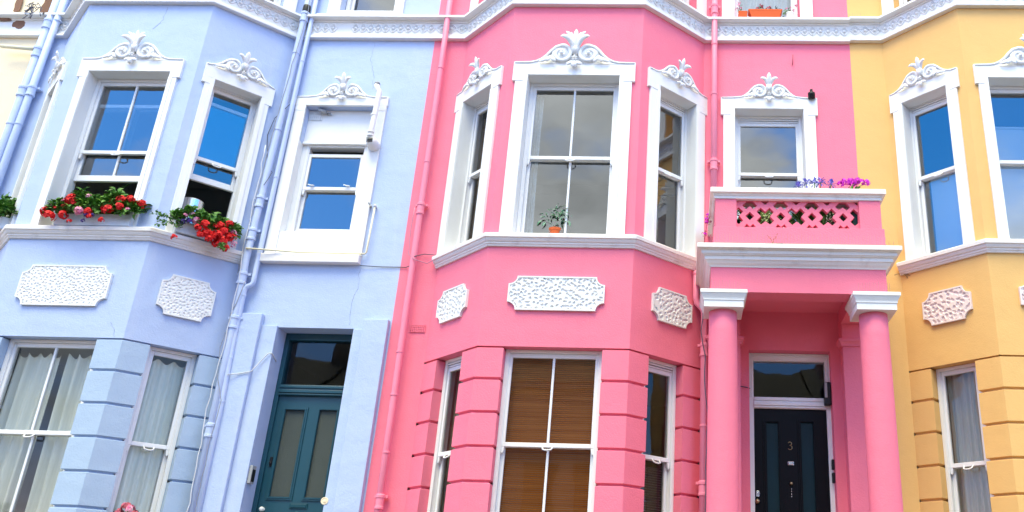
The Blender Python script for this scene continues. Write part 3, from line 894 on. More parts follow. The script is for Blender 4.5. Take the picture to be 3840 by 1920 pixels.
# air bricks
def airbrick(house, x0, x1, z0, z1, n, mat, cols, rows):
    m = MB()
    sx, sz = (x1-x0)/cols, (z1-z0)/rows
    f = Fr((0, -n), (1, 0), (0, -1))
    for i in range(cols+1): m.box(f, x0+sx*i-sx*.22, x0+sx*i+sx*.22, .002, .012, z0-sz*.2, z1+sz*.2)
    for j in range(rows+1): m.box(f, x0-sx*.2, x1+sx*.2, .002, .0105, z0+sz*j-sz*.22, z0+sz*j+sz*.22)
    m.poly([f(x0, .001, z0), f(x1, .001, z0), f(x1, .001, z1), f(x0, .001, z1)])
    return m.build('air_brick', mat, house)
airbrick(pink, -1.765, -1.60, 4.575, 4.655, 0, PINK, 8, 4)
airbrick(blue, 1.90, 2.06, 7.42, 7.53, -.10, WHITE, 6, 5)

# ------------------------------------------------------------------ drainpipes
drainpipe(pink, [(-1.85, -.085, ZTOP), (-1.825, -.085, 8.0), (-1.82, -.085, 5.3), (-1.812, -.085, 3.6), (-1.80, -.085, 1.0)], .036, PIPEP,
    [(-1.826, -.085, 8.10, 0), (-1.824, -.085, 6.73, 0), (-1.822, -.085, 6.10, 1), (-1.819, -.085, 4.31, 0), (-1.813, -.085, 3.82, 0), (-1.806, -.085, 3.19, 0), (-1.80, -.085, 2.68, 1)])
drainpipe(pink, [(1.684, -.085, ZTOP), (1.684, -.085, 5.2)], .038, PIPEP, [(1.684, -.085, 9.06, 1), (1.684, -.085, 8.5, 0), (1.684, -.085, 7.75, 0), (1.684, -.085, 6.75, 1), (1.684, -.085, 5.42, 1)])
drainpipe(pink, [(1.49, -.13, 5.33), (1.49, -.13, 5.0), (1.498, -.13, 4.95), (1.57, -.13, 4.87), (1.583, -.13, 4.82), (1.585, -.13, 1.0)], .036, PIPEP, [(1.49, -.13, 5.30, 0), (1.576, -.13, 4.86, 0), (1.585, -.13, 4.40, 1), (1.585, -.13, 3.55, 0), (1.585, -.13, 2.9, 1)])
BX = PER
drainpipe(blue, [(-3.725+BX, -.10, ZTOP), (-3.745+BX, -.10, 8.8), (-3.765+BX, -.10, 7.2), (-3.80+BX, -.10, 5.4), (-3.775+BX, -.10, 4.6), (-3.765+BX, -.10, 1.0)], .042, PIPEB,
    [(-3.745+BX, -.10, 8.88, 1), (-3.752+BX, -.10, 8.3, 0), (-3.767+BX, -.10, 7.15, 0), (-3.792+BX, -.10, 6.15, 1), (-3.797+BX, -.10, 5.72, 1), (-3.795+BX, -.10, 5.16, 1), (-3.777+BX, -.10, 4.62, 1), (-3.77+BX, -.10, 3.38, 1)])
m = MB(); m.lathe((-3.742+BX, -.10, 8.98), [(.046, -.08), (.050, -.06), (.050, .06), (.046, .08)], 16); m.build('drainpipe', BLACKP, blue, smooth=True)
drainpipe(blue, [(-3.652+BX, -.07, ZTOP), (-3.662+BX, -.07, 8.2), (-3.668+BX, -.07, 7.0), (-3.672+BX, -.07, 5.2), (-3.668+BX, -.07, 5.13), (-3.68+BX, -.07, 5.09), (-3.73+BX, -.08, 5.06), (-3.745+BX, -.085, 5.02), (-3.742+BX, -.085, 4.5), (-3.715+BX, -.09, 3.6), (-3.70+BX, -.09, 1.0)], .029, PIPEB,
    [(-3.66+BX, -.07, 8.2, 0), (-3.67+BX, -.07, 6.5, 0), (-3.745+BX, -.085, 4.95, 0), (-3.735+BX, -.085, 4.2, 0), (-3.72+BX, -.09, 3.7, 0)])
drainpipe(blue, [(-7.195+BX, -.085, ZTOP), (-7.235+BX, -.085, 7.0), (-7.25+BX, -.085, 1.0)], .046, PIPEB, [(-7.215+BX, -.085, 8.75, 1), (-7.22+BX, -.085, 8.3, 1), (-7.23+BX, -.085, 7.69, 1), (-7.235+BX, -.085, 7.2, 0)])
drainpipe(blue, [(-7.085+BX, -.085, ZTOP), (-7.135+BX, -.085, 7.0), (-7.16+BX, -.085, 1.0)], .042, PIPEB, [(-7.095+BX, -.085, 8.8, 0), (-7.12+BX, -.085, 7.70, 1), (-7.13+BX, -.085, 7.2, 0)])

def crack(house, f, pts, seed):
    rr = random.Random(seed); out = []
    for (a, b) in zip(pts, pts[1:]):
        for i in range(8): t = i/8; out.append(f(a[0]+(b[0]-a[0])*t+rr.uniform(-.008, .008), .0005, a[1]+(b[1]-a[1])*t))
    m = MB(); m.tube(out, [.0022*rr.uniform(.5, 1.2) for _ in out], 4); m.build('hairline_crack', surf('crack_dirt', (.26, .30, .42), .9, .1, 60, .1, big=0) if 'crack_dirt' not in bpy.data.materials else bpy.data.materials['crack_dirt'], house)
crack(blue, FLAT, [(2.62, 8.55), (2.60, 8.3), (2.68, 8.05), (2.70, 7.8)], 1)
crack(blue, FLAT, [(2.93, 5.34), (2.95, 5.1), (2.90, 4.95), (2.93, 4.6)], 2)
crack(blue, FRONT, [(.22, 8.55), (.20, 8.35), (.10, 8.2)], 3)
crack(blue, FRONT, [(.62, 4.4), (.68, 4.3), (.70, 4.225)], 4)
# ------------------------------------------------------------------ the cream house at the left edge
cr = empty('terraced_house', (-10.0, 0, 0)); tag(cr, 'cream terraced house with a crumbling cornice at the top left corner', 'house')
m = MB(); wallseg(m, FLAT, -2.5, 2.695, .3, ZTOP, [(.25, 1.05, 9.06, 10.4, .14)]); m.build('wall', CREAM, cr)
m = MB(); m.sweep(CORN, [(-2.5, 0), (2.72, 0)]); co = m.build('cornice', WHITE, cr)
guilloche(co, [(-2.5, 0), (2.55, 0)], skip=((1.62+.38, 2.7),))
m = MB()
for sg, a, b in ((-1, .08, .25), (1, 1.05, 1.9)): m.box(FLAT, a, b, -.01, .03, 8.94, 10.45)
m.build('window_surround', WHITE, cr, bevel=.005)
window(cr, FLAT, .25, 1.05, 9.06, 10.399, 9.75)
m = MB(); m.poly([V((-2.5, 0, ZTOP)), V((2.695, 0, ZTOP)), V((2.695, 4.2, ZTOP+.6)), V((-2.5, 4.2, ZTOP+.6))]); m.build('roof', SLATE, cr)
def patch(f, s, n, z, w, h, seed, mat, parent, name='bare_patch'):
    r = random.Random(seed); m = MB(); k = 18
    pts = [(s+w*.5*math.cos(2*math.pi*i/k)*r.uniform(.7, 1.12), z+h*.5*math.sin(2*math.pi*i/k)*r.uniform(.7, 1.12)) for i in range(k)]
    m.prism(f, pts, n-.012, n); return m.build(name, mat, parent)
patch(FLAT, 2.33, .031, 8.79, .20, .15, 3, BROWN, cr)
patch(FLAT, 2.22, .032, 9.12, .10, .34, 4, BROWN, cr)
patch(FLAT, 2.62, .004, 9.12, .22, .40, 5, BROWN, cr)
patch(FLAT, 1.98, .131, 8.893, .22, .032, 6, BROWN, cr)
patch(FLAT, 2.1, .05, 8.855, .30, .05, 8, BROWN, cr)
m = MB(); m.tube([(2.30, -.13, 8.36), (2.72, -.11, 8.335)], .026, 12); m.build('overflow_pipe', CREAMP, cr, smooth=True)

# ------------------------------------------------------------------ small things on the walls
def at(h, *p): return V((h.location.x+p[0], h.location.y+p[1], h.location.z+p[2]))
# black bullet lamp / camera beside the porch window
o = empty('security_camera', (2.905, 0, 7.77)); tag(o, 'small black round security camera on the pink wall right of the upper porch window', 'security camera')
m = MB(); m.lathe((0, 0, 0), [(.03, 0), (.03, .02), (.014, .025), (.014, .07)], 14, (0, -1, 0)); m.build('mount', BLACKP, o, smooth=True)
m = MB(); m.lathe((0, -.05, -.03), [(.030, -.02), (.044, -.015), (.046, .05), (.040, .065), (.020, .072), (.018, .10), (.01, .105)], 20, (-.1, -.55, .85)); m.build('housing', BLACKP, o, smooth=True)
o = empty('wall_stub', (2.688, 0, 8.32)); tag(o, 'short thin pink painted rod fixed upright high on the pink wall', 'rod')
m = MB(); m.tube([(.004, -.035, .07), (-.004, -.035, -.07)], .006, 6); m.tube([(-.004, 0, -.06), (-.004, -.035, -.06)], .005, 6); m.build('rod', surf('dull_red_rod', (.45, .08, .12), .5, .05, 40, .1, big=0), o, smooth=True)
o = empty('security_camera', (-3.27, .10, 7.52)); tag(o, 'small white security camera tucked under the lintel of the small blue house window', 'security camera')
m = MB(); m.tube([(0, 0, 0), (.05, -.05, -.02)], .016, 10); m.tube([(-.10, -.07, .015), (.0, -.05, -.01)], .022, 12); m.build('housing', GREYP, o, smooth=True)
o = empty('flue_pipe', (-2.56, -.05, 7.3)); tag(o, 'white plastic flue pipe with two bends beside the small blue house window', 'flue pipe')
m = MB(); m.tube([(-.03, -.10, .50), (-.02, -.10, .45), (.012, -.10, .40), (.016, -.10, .36), (.0, -.10, -.15), (0, -.10, -.22)], .034, 14); m.build('pipe', WHITE, o, smooth=True)
m = MB(); m.lathe((-.034, -.10, .52), [(.034, -.03), (.036, .0), (.030, .012)], 14, (-.4, 0, .9)); m.build('outlet', GREYP, o, smooth=True)
m = MB()
for z in (.05, -.19, -.24): m.lathe((0, -.10, z), [(.036, -.012), (.041, -.01), (.041, .01), (.036, .012)], 14)
m.build('collar', WHITE, o)
m = MB(); m.lathe((.02, .05, -.33), [(.075, 0), (.075, .10), (.06, .16), (.035, .18)], 18, (0, -1, .1)); m.build('terminal', WHITE, o, smooth=True)
m = MB()
for i in range(5): m.tube([(.02-.05, -.135+.0, -.29-.014*i), (.02+.03, -.135, -.29-.014*i)], .004, 5)
m.build('grille', BLACKP, o)
o = tag(MB().tube([(-3.80, -.155, 5.515), (-3.2, -.06, 5.514), (-2.42, -.05, 5.512), (-2.405, -.05, 5.53), (-2.395, -.05, 6.12)], .011, 8).build('conduit', CREAMP, smooth=True, org=V((-3, 0, 5.5))), 'thin cream conduit running under the small blue house window and up beside it', 'conduit')
m = MB(); m.ball((-2.395, -.05, 6.14), .022, 2); m.tube([(-2.395, -.05, 6.14), (-2.395, 0, 6.14)], .012, 8)
tag(m.build('junction_knob', CABLEW, smooth=True, org=V((-2.395, 0, 6.14))), 'white knob capping the upright conduit on the blue wall', 'junction knob')
m = MB(); m.tube([(-2.46, 0, 6.15), (-2.45, -.05, 6.15), (-2.475, -.075, 6.175)], .011, 8); m.tube([(-2.45, -.05, 6.15), (-2.435, -.06, 6.12)], .014, 8)
tag(m.build('overflow_stub', GREYP, smooth=True, org=V((-2.46, 0, 6.15))), 'small grey bent pipe stub on the blue wall beside the small window', 'pipe stub')

def cable(name, pts, r, mat, label, sag=0, wob=.006, seed=1):
    rr = random.Random(seed); out = []
    for (a, b) in zip(pts, pts[1:]):
        a, b = V(a), V(b); L = (b-a).length; k = max(2, int(L/.12))
        for i in range(k):
            t = i/k; out.append(a.lerp(b, t) + V((rr.uniform(-wob, wob), rr.uniform(-wob*.5, wob*.5), -sag*math.sin(math.pi*t))))
    out.append(V(pts[-1]))
    m = MB(); m.tube(out, r, 6)
    return tag(m.build(name, mat, smooth=True, org=V(pts[0])), label, 'cable')
cable('cable', [(-3.69, -.15, 9.6), (-3.70, -.15, 8.7), (-3.745, -.15, 8.1), (-3.80, -.15, 7.0), (-3.84, -.15, 5.6), (-3.83, -.15, 5.2)], .004, GREYC, 'grey cable hugging the thick blue drainpipe beside the bay', wob=.008, seed=3)
cable('cable', [(-3.84, -.15, 6.9), (-3.83, -.155, 6.0), (-3.84, -.15, 5.45), (-3.80, -.15, 5.1), (-3.81, -.15, 4.4), (-3.83, -.15, 3.6), (-3.79, -.15, 2.6), (-3.79, -.15, 1.6)], .006, CABLEW, 'pale cable following the blue drainpipes down past the ground floor', wob=.012, seed=4)
cable('cable', [(-3.73, -.15, 5.1), (-3.80, -.15, 4.7), (-3.84, -.15, 4.3), (-3.80, -.15, 4.0), (-3.70, -.15, 3.7), (-3.72, -.15, 3.0), (-3.70, -.15, 2.0)], .004, GREYC, 'loose grey cable looping off the blue drainpipes above the ground floor piers', wob=.01, seed=5)
cable('cable', [(-3.71, -.12, 4.0), (-3.60, -.09, 4.02), (-3.46, -.09, 4.05), (-3.42, -.05, 4.15), (-3.33, -.05, 4.27), (-3.30, -.03, 4.28), (-3.295, .10, 4.22)], .006, CABLEW, 'pale cable stretched from the drainpipes across the pilaster to the teal door', wob=.004, seed=6)
cable('cable', [(-3.66, -.14, 7.5), (-3.86, -.06, 7.35), (-3.9, -.06, 7.1), (-3.83, -.06, 6.7), (-3.72, -.1, 6.55), (-3.76, -.15, 6.35)], .004, CABLED, 'slack grey cable loop beside the drainpipe at the blue bay right window', wob=.006, seed=7)
cable('cable', [(-2.46, -.03, 5.37), (-2.2, -.012, 5.366), (-1.92, -.012, 5.366), (-1.86, -.05, 5.37)], .005, CABLED, 'thin dark cable crossing from the blue wall to the pink drainpipe', wob=.002, seed=8)
cable('cable', [(-1.89, -.10, 6.1), (-1.90, -.09, 5.7), (-1.88, -.09, 5.50), (-1.80, -.13, 5.42), (-1.66, -.06, 5.40), (-1.56, -.10, 5.44)], .005, surf('mauve_cable', (.55, .25, .35), .6, .04, 60, .1, big=0), 'thin mauve cable curling from the pink drainpipe to the end of the sill', wob=.004, seed=9)
cable('cable', [(-1.80, -.12, 5.46), (-1.72, -.03, 5.53), (-1.58, -.03, 5.52), (-1.55, -.06, 5.48)], .005, CABLED, 'short dark cable arching between the pink drainpipe and the left end of the sill', wob=.004, seed=10)
cable('cable', [(1.57, -.18, 4.85), (1.55, -.19, 4.6), (1.60, -.19, 4.3), (1.60, -.19, 3.9), (1.63, -.18, 3.6), (1.61, -.18, 2.5)], .006, CABLED, 'dark cable hanging along the pink drainpipe left of the porch column', wob=.008, seed=11)
cable('cable', [(1.98, -.03, 4.02), (2.06, -.012, 4.015), (2.10, .02, 4.01)], .005, CABLED, 'short dark wire on the pink wall left of the black door', wob=.003, seed=12)
# tangle of wires on the cream cornice
m = MB(); rr = random.Random(21)
for i in range(14):
    p = V((-7.46+rr.uniform(-.05, .05), -.14, 8.98+rr.uniform(-.04, .08))); pts = []
    for k in range(7):
        pts.append(p.copy()); p += V((rr.uniform(-.05, .05), rr.uniform(-.02, .02), rr.uniform(-.06, .03)))
    m.tube(pts, .0045, 5)
tag(m.build('wire_tangle', CABLED, smooth=True, org=V((-7.46, -.14, 8.95))), 'tangle of loose wires on the crumbling cream cornice', 'wires')

# entry phones and lamps at the doors
o = empty('entry_phone', (-3.325, -.03, 2.93)); tag(o, 'grey entry phone box on the left jamb of the teal door', 'entry phone')
m = MB(); m.box(FLAT, .028, .062, -.11, -.02, -.09, .10); m.build('case', GREYP, o, bevel=.005)
m = MB(); m.box(FLAT, .062, .066, -.10, -.03, -.07, .06); m.build('faceplate', BLACKP, o, bevel=.002)
o = empty('door_bell', (-2.41, -.028, 2.675)); tag(o, 'round white bell push on the wall right of the teal door', 'door bell')
m = MB(); m.lathe((0, 0, 0), [(.040, 0), (.040, .005), (.032, .007), (.030, .003), (.019, .003), (.018, .008), (.006, .009)], 22, (0, -1, 0)); m.build('bell', CREAM, o, smooth=False)
o = empty('wall_lantern', (2.96, .11, 3.98)); tag(o, 'dark wall lantern at the right end of the transom above the black door', 'lantern')
m = MB(); m.box(FLAT, -.045, .03, .0, .08, -.13, .13); m.build('casing', BLACKP, o, bevel=.012)
m = MB(); m.box(FLAT, -.042, -.012, .08, .088, -.05, .12); m.build('glass_front', GREYP, o, bevel=.004)
for z, t in ((3.21, 'upper'), (3.07, 'lower')):
    o = empty('entry_phone', (2.985, .10, z)); tag(o, t+' of two small black keypads on the right jamb of the black door', 'entry phone', 'keypads beside the black door')
    m = MB(); m.box(FLAT, -.02, .012, .0, .05, -.055, .055); m.build('case', BLACKP, o, bevel=.01)
o = empty('wall_lantern', (3.12, -.16, 2.62)); tag(o, 'black lamp head low on the right pilaster inside the porch', 'lantern')
m = MB(); m.lathe((0, -.03, -.05), [(.03, 0), (.045, .03), (.042, .07), (.02, .09)], 16); m.box(FLAT, -.02, .02, 0, .03, -.06, .0); m.build('head', BLACKP, o, smooth=True)

# bird spikes
def spikes(x0, x1, y, z, k, label, seed):
    r = random.Random(seed); m = MB()
    m.box(FLAT, x0, x1, -y-.008, -y+.008, z, z+.006)
    for i in range(k):
        x = x0+(x1-x0)*(i+.5)/k
        m.tube([(x, y, z), (x+r.uniform(-.006, .006), y-r.uniform(-.01, .03), z+r.uniform(.085, .115))], .0016, 4)
    tag(m.build('bird_spikes', SPIKE, org=V(((x0+x1)/2, y, z))), label, 'bird spikes', 'strips of bird spikes on the porch')
spikes(1.66, 3.42, -1.17, 5.232, 62, 'long strip of bird spikes on the porch cornice below the balcony', 1)
spikes(1.60, 1.93, -1.16, 4.717, 13, 'short strip of bird spikes on the left column capital', 2)
spikes(3.10, 3.43, -1.16, 4.717, 15, 'short strip of bird spikes on the right column capital', 3)
spikes(3.43, 3.53, -1.02, 5.225, 6, 'few bent bird spikes at the right end of the porch cornice', 4)
spikes(2.62, 3.60, -.03, 8.935, 30, 'faint strip of bird spikes on the top ledge beside the upper pots', 5)

# ------------------------------------------------------------------ planting
def curl(m, p, d, L, r, seed, droop=.5):
    rr = random.Random(seed); p = V(p); d = V(d).normalized(); pts = []
    for k in range(6):
        pts.append(p.copy()); d = (d + V((rr.uniform(-.2, .2), rr.uniform(-.2, .2), -droop*.25))).normalized(); p = p + d*(L/5)
    m.tube(pts, [r*(1-.12*k) for k in range(6)], 5); return pts

def flowerhead(name, parent, c, r, mat, seed, n=16, petal=.62):
    rr = random.Random(seed); m = MB(); c = V(c)
    for i in range(n):
        d = V((rr.gauss(0, 1), rr.gauss(-.5, 1), rr.gauss(.35, .8))).normalized()
        q = c + d*r*rr.uniform(.55, 1)
        for k in range(5):
            a = 2*math.pi*k/5+rr.random()
            u = d.orthogonal().normalized(); v = d.cross(u)
            t = (u*math.cos(a)+v*math.sin(a)+d*.25).normalized()
            m.leaf(q, t, d, r*petal, r*petal*.8, .1)
    return m.build(name, mat, parent, normals=False)

def cloud(m, n, pos, L, W, rr, out=0.6):
    for i in range(n):
        p, nd = pos()
        d = (nd*out + V((rr.gauss(0, .6), rr.gauss(0, .6), rr.gauss(0, .5)))).normalized()
        s = rr.uniform(.65, 1.25)
        m.leaf(p, d, V((rr.gauss(0, .4), -.5, 1)), L*s, W*s, .3)

def windowbox(f, loc, w, zb, seed, label, flowers, nleaf, spread, boxmat=BOXW, lime=True, trail=None, house_=None, group='flower boxes on the blue house sills', boxh=.14, sink=.0):
    """box centred at s=0 of frame f shifted to loc (s); front face at n"""
    rr = random.Random(seed)
    o = empty('window_box', (0, 0, 0)); tag(o, label, 'window box', group)
    s0, n0 = loc
    org = f(s0, n0, zb); o.location = V((org.x+house_.location.x, org.y, zb))
    g = Fr((0, 0), (f.s.x, f.s.y), (f.n.x, f.n.y))
    m = MB()
    dep = .16
    m.prism(g, [(-w/2, 0), (w/2, 0), (w/2+.015, boxh), (-w/2-.015, boxh)], -dep/2, -dep/2+.018)
    m.prism(g, [(-w/2, 0), (w/2, 0), (w/2+.015, boxh), (-w/2-.015, boxh)], dep/2-.018, dep/2)
    for sg in (-1, 1):
        m.prism(g, [(sg*w/2, 0), (sg*(w/2-.018), 0), (sg*(w/2-.003), boxh), (sg*(w/2+.015), boxh)], -dep/2+.018, dep/2-.018)
    m.box(g, -w/2+.018, w/2-.018, -dep/2+.018, dep/2-.018, 0, .02)
    m.build('box', boxmat, o, bevel=.004)
    m = MB(); m.box(g, -w/2+.016, w/2-.016, -dep/2+.02, dep/2-.02, .02, boxh-.02); m.build('soil', SOIL, o)
    a, hgt = spread
    fol = MB()
    def pos():
        # mounded spill: over the rim and forward
        t = rr.uniform(-1, 1); ph = rr.uniform(.0, math.pi*.9)
        r = rr.uniform(.55, 1)**.6
        bumpy = 1+.22*math.sin(t*9+seed)+.15*math.sin(t*17+seed*2)
        s = t*(w/2+a)
        ed = max(.35, 1-abs(t)**4*.6)
        n = .05+math.cos(ph)*.135*r*ed
        z = boxh+.01+math.sin(ph)*hgt*r*bumpy*ed - (.02 if math.cos(ph) > .5 else 0)
        nd = g.n*math.cos(ph)+V((0, 0, math.sin(ph)))+g.s*t*.4
        return g(s, n, z), nd
    cloud(fol, nleaf, pos, .062, .058, rr)
    for i in range(14):
        curl(fol, g(rr.uniform(-w/2, w/2), 0, boxh-.03), g.n*rr.uniform(.0, 1)+V((rr.uniform(-.4, .4), 0, 1)), rr.uniform(.12, .24), .004, i+seed)
    if trail:
        for (s, n, z, d, L) in trail:
            p = curl(fol, g(s, n, z), d, L, .004, seed+3, .45)
            for q in p:
                for k in range(7): fol.leaf(q+V((rr.uniform(-.025, .025), rr.uniform(-.03, .01), rr.uniform(-.03, .03))), V((rr.gauss(0, 1), rr.gauss(-.6, 1), rr.gauss(0, 1))), V((0, -.3, 1)), .04, .035)
    fo = fol.build('foliage', GERAN, o, normals=False)
    if lime:
        for s, n, z, rad, k in lime:
            lm = MB()
            def pos2():
                d = V((rr.gauss(0, 1), rr.gauss(0, 1), rr.gauss(0, 1))).normalized()
                return g(s, n, z)+d*rad*rr.uniform(.4, 1), d
            cloud(lm, k, pos2, .045, .03, rr)
            lm.build('lime_foliage', LIME, o, normals=False)
    for i, (s, n, z, r, kind) in enumerate(flowers):
        mt = dict(r=REDF, p=PINKF, v=INDIGO)[kind]
        flowerhead('flower_head', o, g(s, n, z), r*1.08, mt, seed*31+i, 26 if r > .035 else 14, .5)
    return o

fl = []
r3 = random.Random(5)
# positions read from the photograph, relative to the box
fl = [(-.545, .10, .15, .05, 'r'), (-.43, .17, .06, .055, 'r'), (-.27, .18, .075, .045, 'r'), (-.245, .16, .27, .060, 'r'), (-.20, .15, .24, .045, 'r'), (-.40, .14, .17, .035, 'r'), (-.32, .14, .20, .03, 'r'), (-.47, .11, .20, .028, 'p'),
      (-.09, .12, .33, .035, 'p'), (-.08, .20, .115, .045, 'p'), (-.28, .10, .33, .035, 'r'), (.02, .20, .11, .04, 'r'), (.05, .20, .05, .03, 'r'), (.02, .20, .06, .030, 'v'), (-.01, .2, .0, .022, 'v'), (.08, .2, .07, .022, 'v'),
      (.23, .19, .14, .055, 'r'), (.16, .17, .18, .035, 'r'), (.34, .18, .19, .04, 'r'), (.43, .16, .16, .028, 'p'), (.30, .12, .29, .050, 'r'), (.40, .11, .31, .048, 'r'), (.54, .12, .25, .042, 'r'), (.20, .12, .28, .032, 'r'), (.19, .2, .01, .032, 'r'), (-.16, .2, -.01, .026, 'r'), (-.36, .12, .27, .026, 'p')]
windowbox(FRONT, (.135, .0), .86, 5.496, 11, 'white flower box of red geraniums on the wide front sill of the blue bay', fl, 950, (.10, .23), lime=[(-.10, .10, .24, .10, 110), (.12, .09, .26, .08, 90), (.33, .1, .22, .05, 40)], house_=blue)
fl = [(.22, .16, .22, .045, 'r'), (.13, .18, .17, .045, 'r'), (.28, .15, .14, .035, 'p'), (.17, .20, .10, .05, 'r'), (-.03, .20, .12, .05, 'r'), (-.13, .17, .16, .04, 'p'), (.0, .20, .03, .05, 'r'), (.10, .22, .02, .055, 'r'), (.18, .22, -.02, .05, 'r'), (.24, .2, .05, .05, 'r'),
      (.03, .21, -.04, .04, 'r'), (.12, .2, -.07, .04, 'r'), (.22, .2, -.09, .045, 'r'), (-.10, .2, .06, .04, 'r'), (-.18, .15, .22, .03, 'p'), (-.24, .15, .18, .03, 'p'), (-.20, .18, .12, .035, 'v'), (-.26, .16, .10, .03, 'v'), (.31, .16, .0, .035, 'p'), (.29, .18, .08, .035, 'r'), (-.30, .17, -.11, .035, 'r'), (.08, .18, .14, .035, 'r'), (-.06, .2, -.01, .04, 'r'), (.15, .22, -.0, .04, 'r')]
windowbox(RC, (.495, .03), .60, 5.505, 12, 'small flower box spilling red and pink geraniums on the right cant of the blue bay', fl, 560, (.05, .15), lime=[(-.03, .06, .21, .07, 60)], trail=[(-.25, .12, .10, V((-.9, -.5, .25)), .34), (-.25, .12, .06, V((-.9, -.5, .1)), .26), (.2, .18, .0, V((.1, -.5, -.8)), .2)], house_=blue)
fl = [(.1, .18, .12, .05, 'r'), (.02, .2, .0, .06, 'r'), (-.15, .18, .1, .05, 'r'), (-.05, .2, -.08, .05, 'r'), (.2, .15, .2, .03, 'p'), (-.2, .2, .0, .05, 'r'), (.2, .2, .04, .04, 'r')]
windowbox(LCF, (.50, .05), .60, 5.505, 13, 'dark leafy flower box on the blue bay, cut off by the left edge', fl, 600, (.10, .24), lime=None, house_=blue)

# things standing in the open windows of the blue bay
o = empty('steel_canister', (-4.52, -.24, 5.50)); tag(o, 'shiny steel canister standing inside the open right window of the blue bay', 'canister')
m = MB(); m.lathe((0, 0, 0), [(.125, 0), (.128, .01), (.128, .56), (.122, .57), (.118, .568), (.118, .54)], 36); m.build('canister', STEEL, o, smooth=False)
o = empty('houseplant', (-5.45, -.3, 5.5)); tag(o, 'large leaved green houseplant tied to a cane inside the open blue bay window', 'houseplant')
m = MB(); m.tube([(.0, 0, 0), (.09, 0, .62)], .008, 6); m.build('cane', surf('bamboo_cane', (.55, .32, .12), .6, .1, 30, .1, big=0), o)
m = MB(); rr = random.Random(4)
for sx, sz, dx, dz, L, W in ((.0, .25, 1, .15, .42, .17), (.02, .35, .9, -.25, .38, .15), (-.05, .25, -.8, .5, .35, .16), (0, .4, -.5, .9, .35, .15), (.0, .45, .4, 1, .35, .15), (-.05, .15, -1, .1, .3, .14), (.1, .2, .8, .5, .3, .13)):
    m.leaf((sx, rr.uniform(-.08, .05), sz), V((dx, rr.uniform(-.4, .2), dz)), V((0, -.6, 1)), L, W, .3)
m.build('leaf', BANANA, o, smooth=True, normals=False)
m = MB(); m.lathe((0, 0, 0), [(.09, 0), (.12, .16), (.125, .18)], 20); m.build('pot', TERRA, o, smooth=True)

def pot(o, r0, r1, h, mat, name='pot'):
    m = MB(); m.lathe((0, 0, 0), [(r0, 0), (r1*.97, h*.82), (r1*1.06, h*.83), (r1*1.06, h), (r1*.92, h), (r1*.90, h*.9)], 22); return m.build(name, mat, o, bevel=.002)
def trough(o, w, d, h, mat):
    m = MB()
    lv = [(.82, 0), (1, .86*h), (1.03, .87*h), (1.03, h), (.94, h), (.92, .9*h)]
    prev = None
    for k, z in lv:
        vs = [m.bm.verts.new((sx*w/2*(k if abs(k) else 1), sy*d/2*k, z)) for sx, sy in ((-1, -1), (1, -1), (1, 1), (-1, 1))]
        if prev:
            for i in range(4): m.bm.faces.new([prev[i], prev[(i+1) % 4], vs[(i+1) % 4], vs[i]])
        else: m.bm.faces.new(vs[::-1])
        prev = vs
    m.bm.faces.new(prev)
    return m.build('pot', mat, o, bevel=.004)
def bush(o, c, rad, n, L, W, mat, seed, stretch=(1, 1, 1), name='foliage'):
    rr = random.Random(seed); m = MB(); c = V(c)
    def pos():
        d = V((rr.gauss(0, 1), rr.gauss(0, 1), rr.gauss(.2, 1))).normalized()
        k = rad*rr.uniform(.3, 1)
        return c+V((d.x*k*stretch[0], d.y*k*stretch[1], d.z*k*stretch[2])), d
    cloud(m, n, pos, L, W, rr, .8)
    for i in range(6): curl(m, c-V((0, 0, rad*stretch[2])), V((rr.uniform(-.6, .6), rr.uniform(-.6, .6), 1)), rad*1.6, .004, seed+i)
    return m.build(name, mat, o, normals=False)

# plant in the pink bay window
o = empty('potted_plant', (-.12, -.42, 5.535)); tag(o, 'leafy plant in a terracotta pot inside the middle pink bay window', 'potted plant')
pot(o, .055, .082, .16, TERRA); bush(o, (0, 0, .29), .17, 150, .07, .022, PALEAF, 2, (1.05, .8, .9))

# pots on the top ledge
LZ = 8.925
o = empty('plant_pot', (2.055, -.05, LZ)); tag(o, 'small square orange pot with wispy pink flowers on the top ledge', 'plant pot', 'pots on the top ledge of the pink house')
trough(o, .115, .11, .10, ORANGEP); bush(o, (-.04, 0, .15), .06, 16, .03, .015, GERAN, 3)
for i, (x, z) in enumerate(((-.06, .20), (-.03, .15), (-.08, .14), (-.05, .25))): flowerhead('flower_head', o, (x, -.03, z), .022, PINKF, i, 6)
o = empty('plant_pot', (2.345, -.05, LZ)); tag(o, 'long orange trough with red flowering plants on the top ledge', 'plant pot', 'pots on the top ledge of the pink house')
trough(o, .43, .12, .125, ORANGEP)
for i, (x, z) in enumerate(((-.10, .16), (-.03, .18), (.03, .15), (-.06, .21), (.06, .17))):
    bush(o, (x, 0, z-.02), .035, 10, .03, .015, DRY if i == 2 else GERAN, 20+i); flowerhead('flower_head', o, (x, -.03, z), .022, DUSKF, i+9, 7)
bush(o, (.14, 0, .14), .05, 26, .035, .02, DARKLEAF, 31, (1.5, 1, .5))
o = empty('plant_pot', (2.665, -.05, LZ)); tag(o, 'small white pot with pink flowers on the top ledge', 'plant pot', 'pots on the top ledge of the pink house')
pot(o, .045, .052, .10, POTW)
bush(o, (-.04, 0, .10), .05, 30, .035, .02, GERAN, 41); bush(o, (.0, 0, .14), .06, 14, .03, .018, GERAN, 42)
for i, (x, z) in enumerate(((.02, .16), (.08, .20), (-.04, .15), (.05, .13))): flowerhead('flower_head', o, (x, -.03, z), .02, PINKF, 50+i, 6)
o = empty('plant_pot', (1.20, -.38, LZ)); tag(o, 'orange pot on the pink bay right ledge, barely showing at the top edge', 'plant pot', 'pots on the top ledge of the pink house')
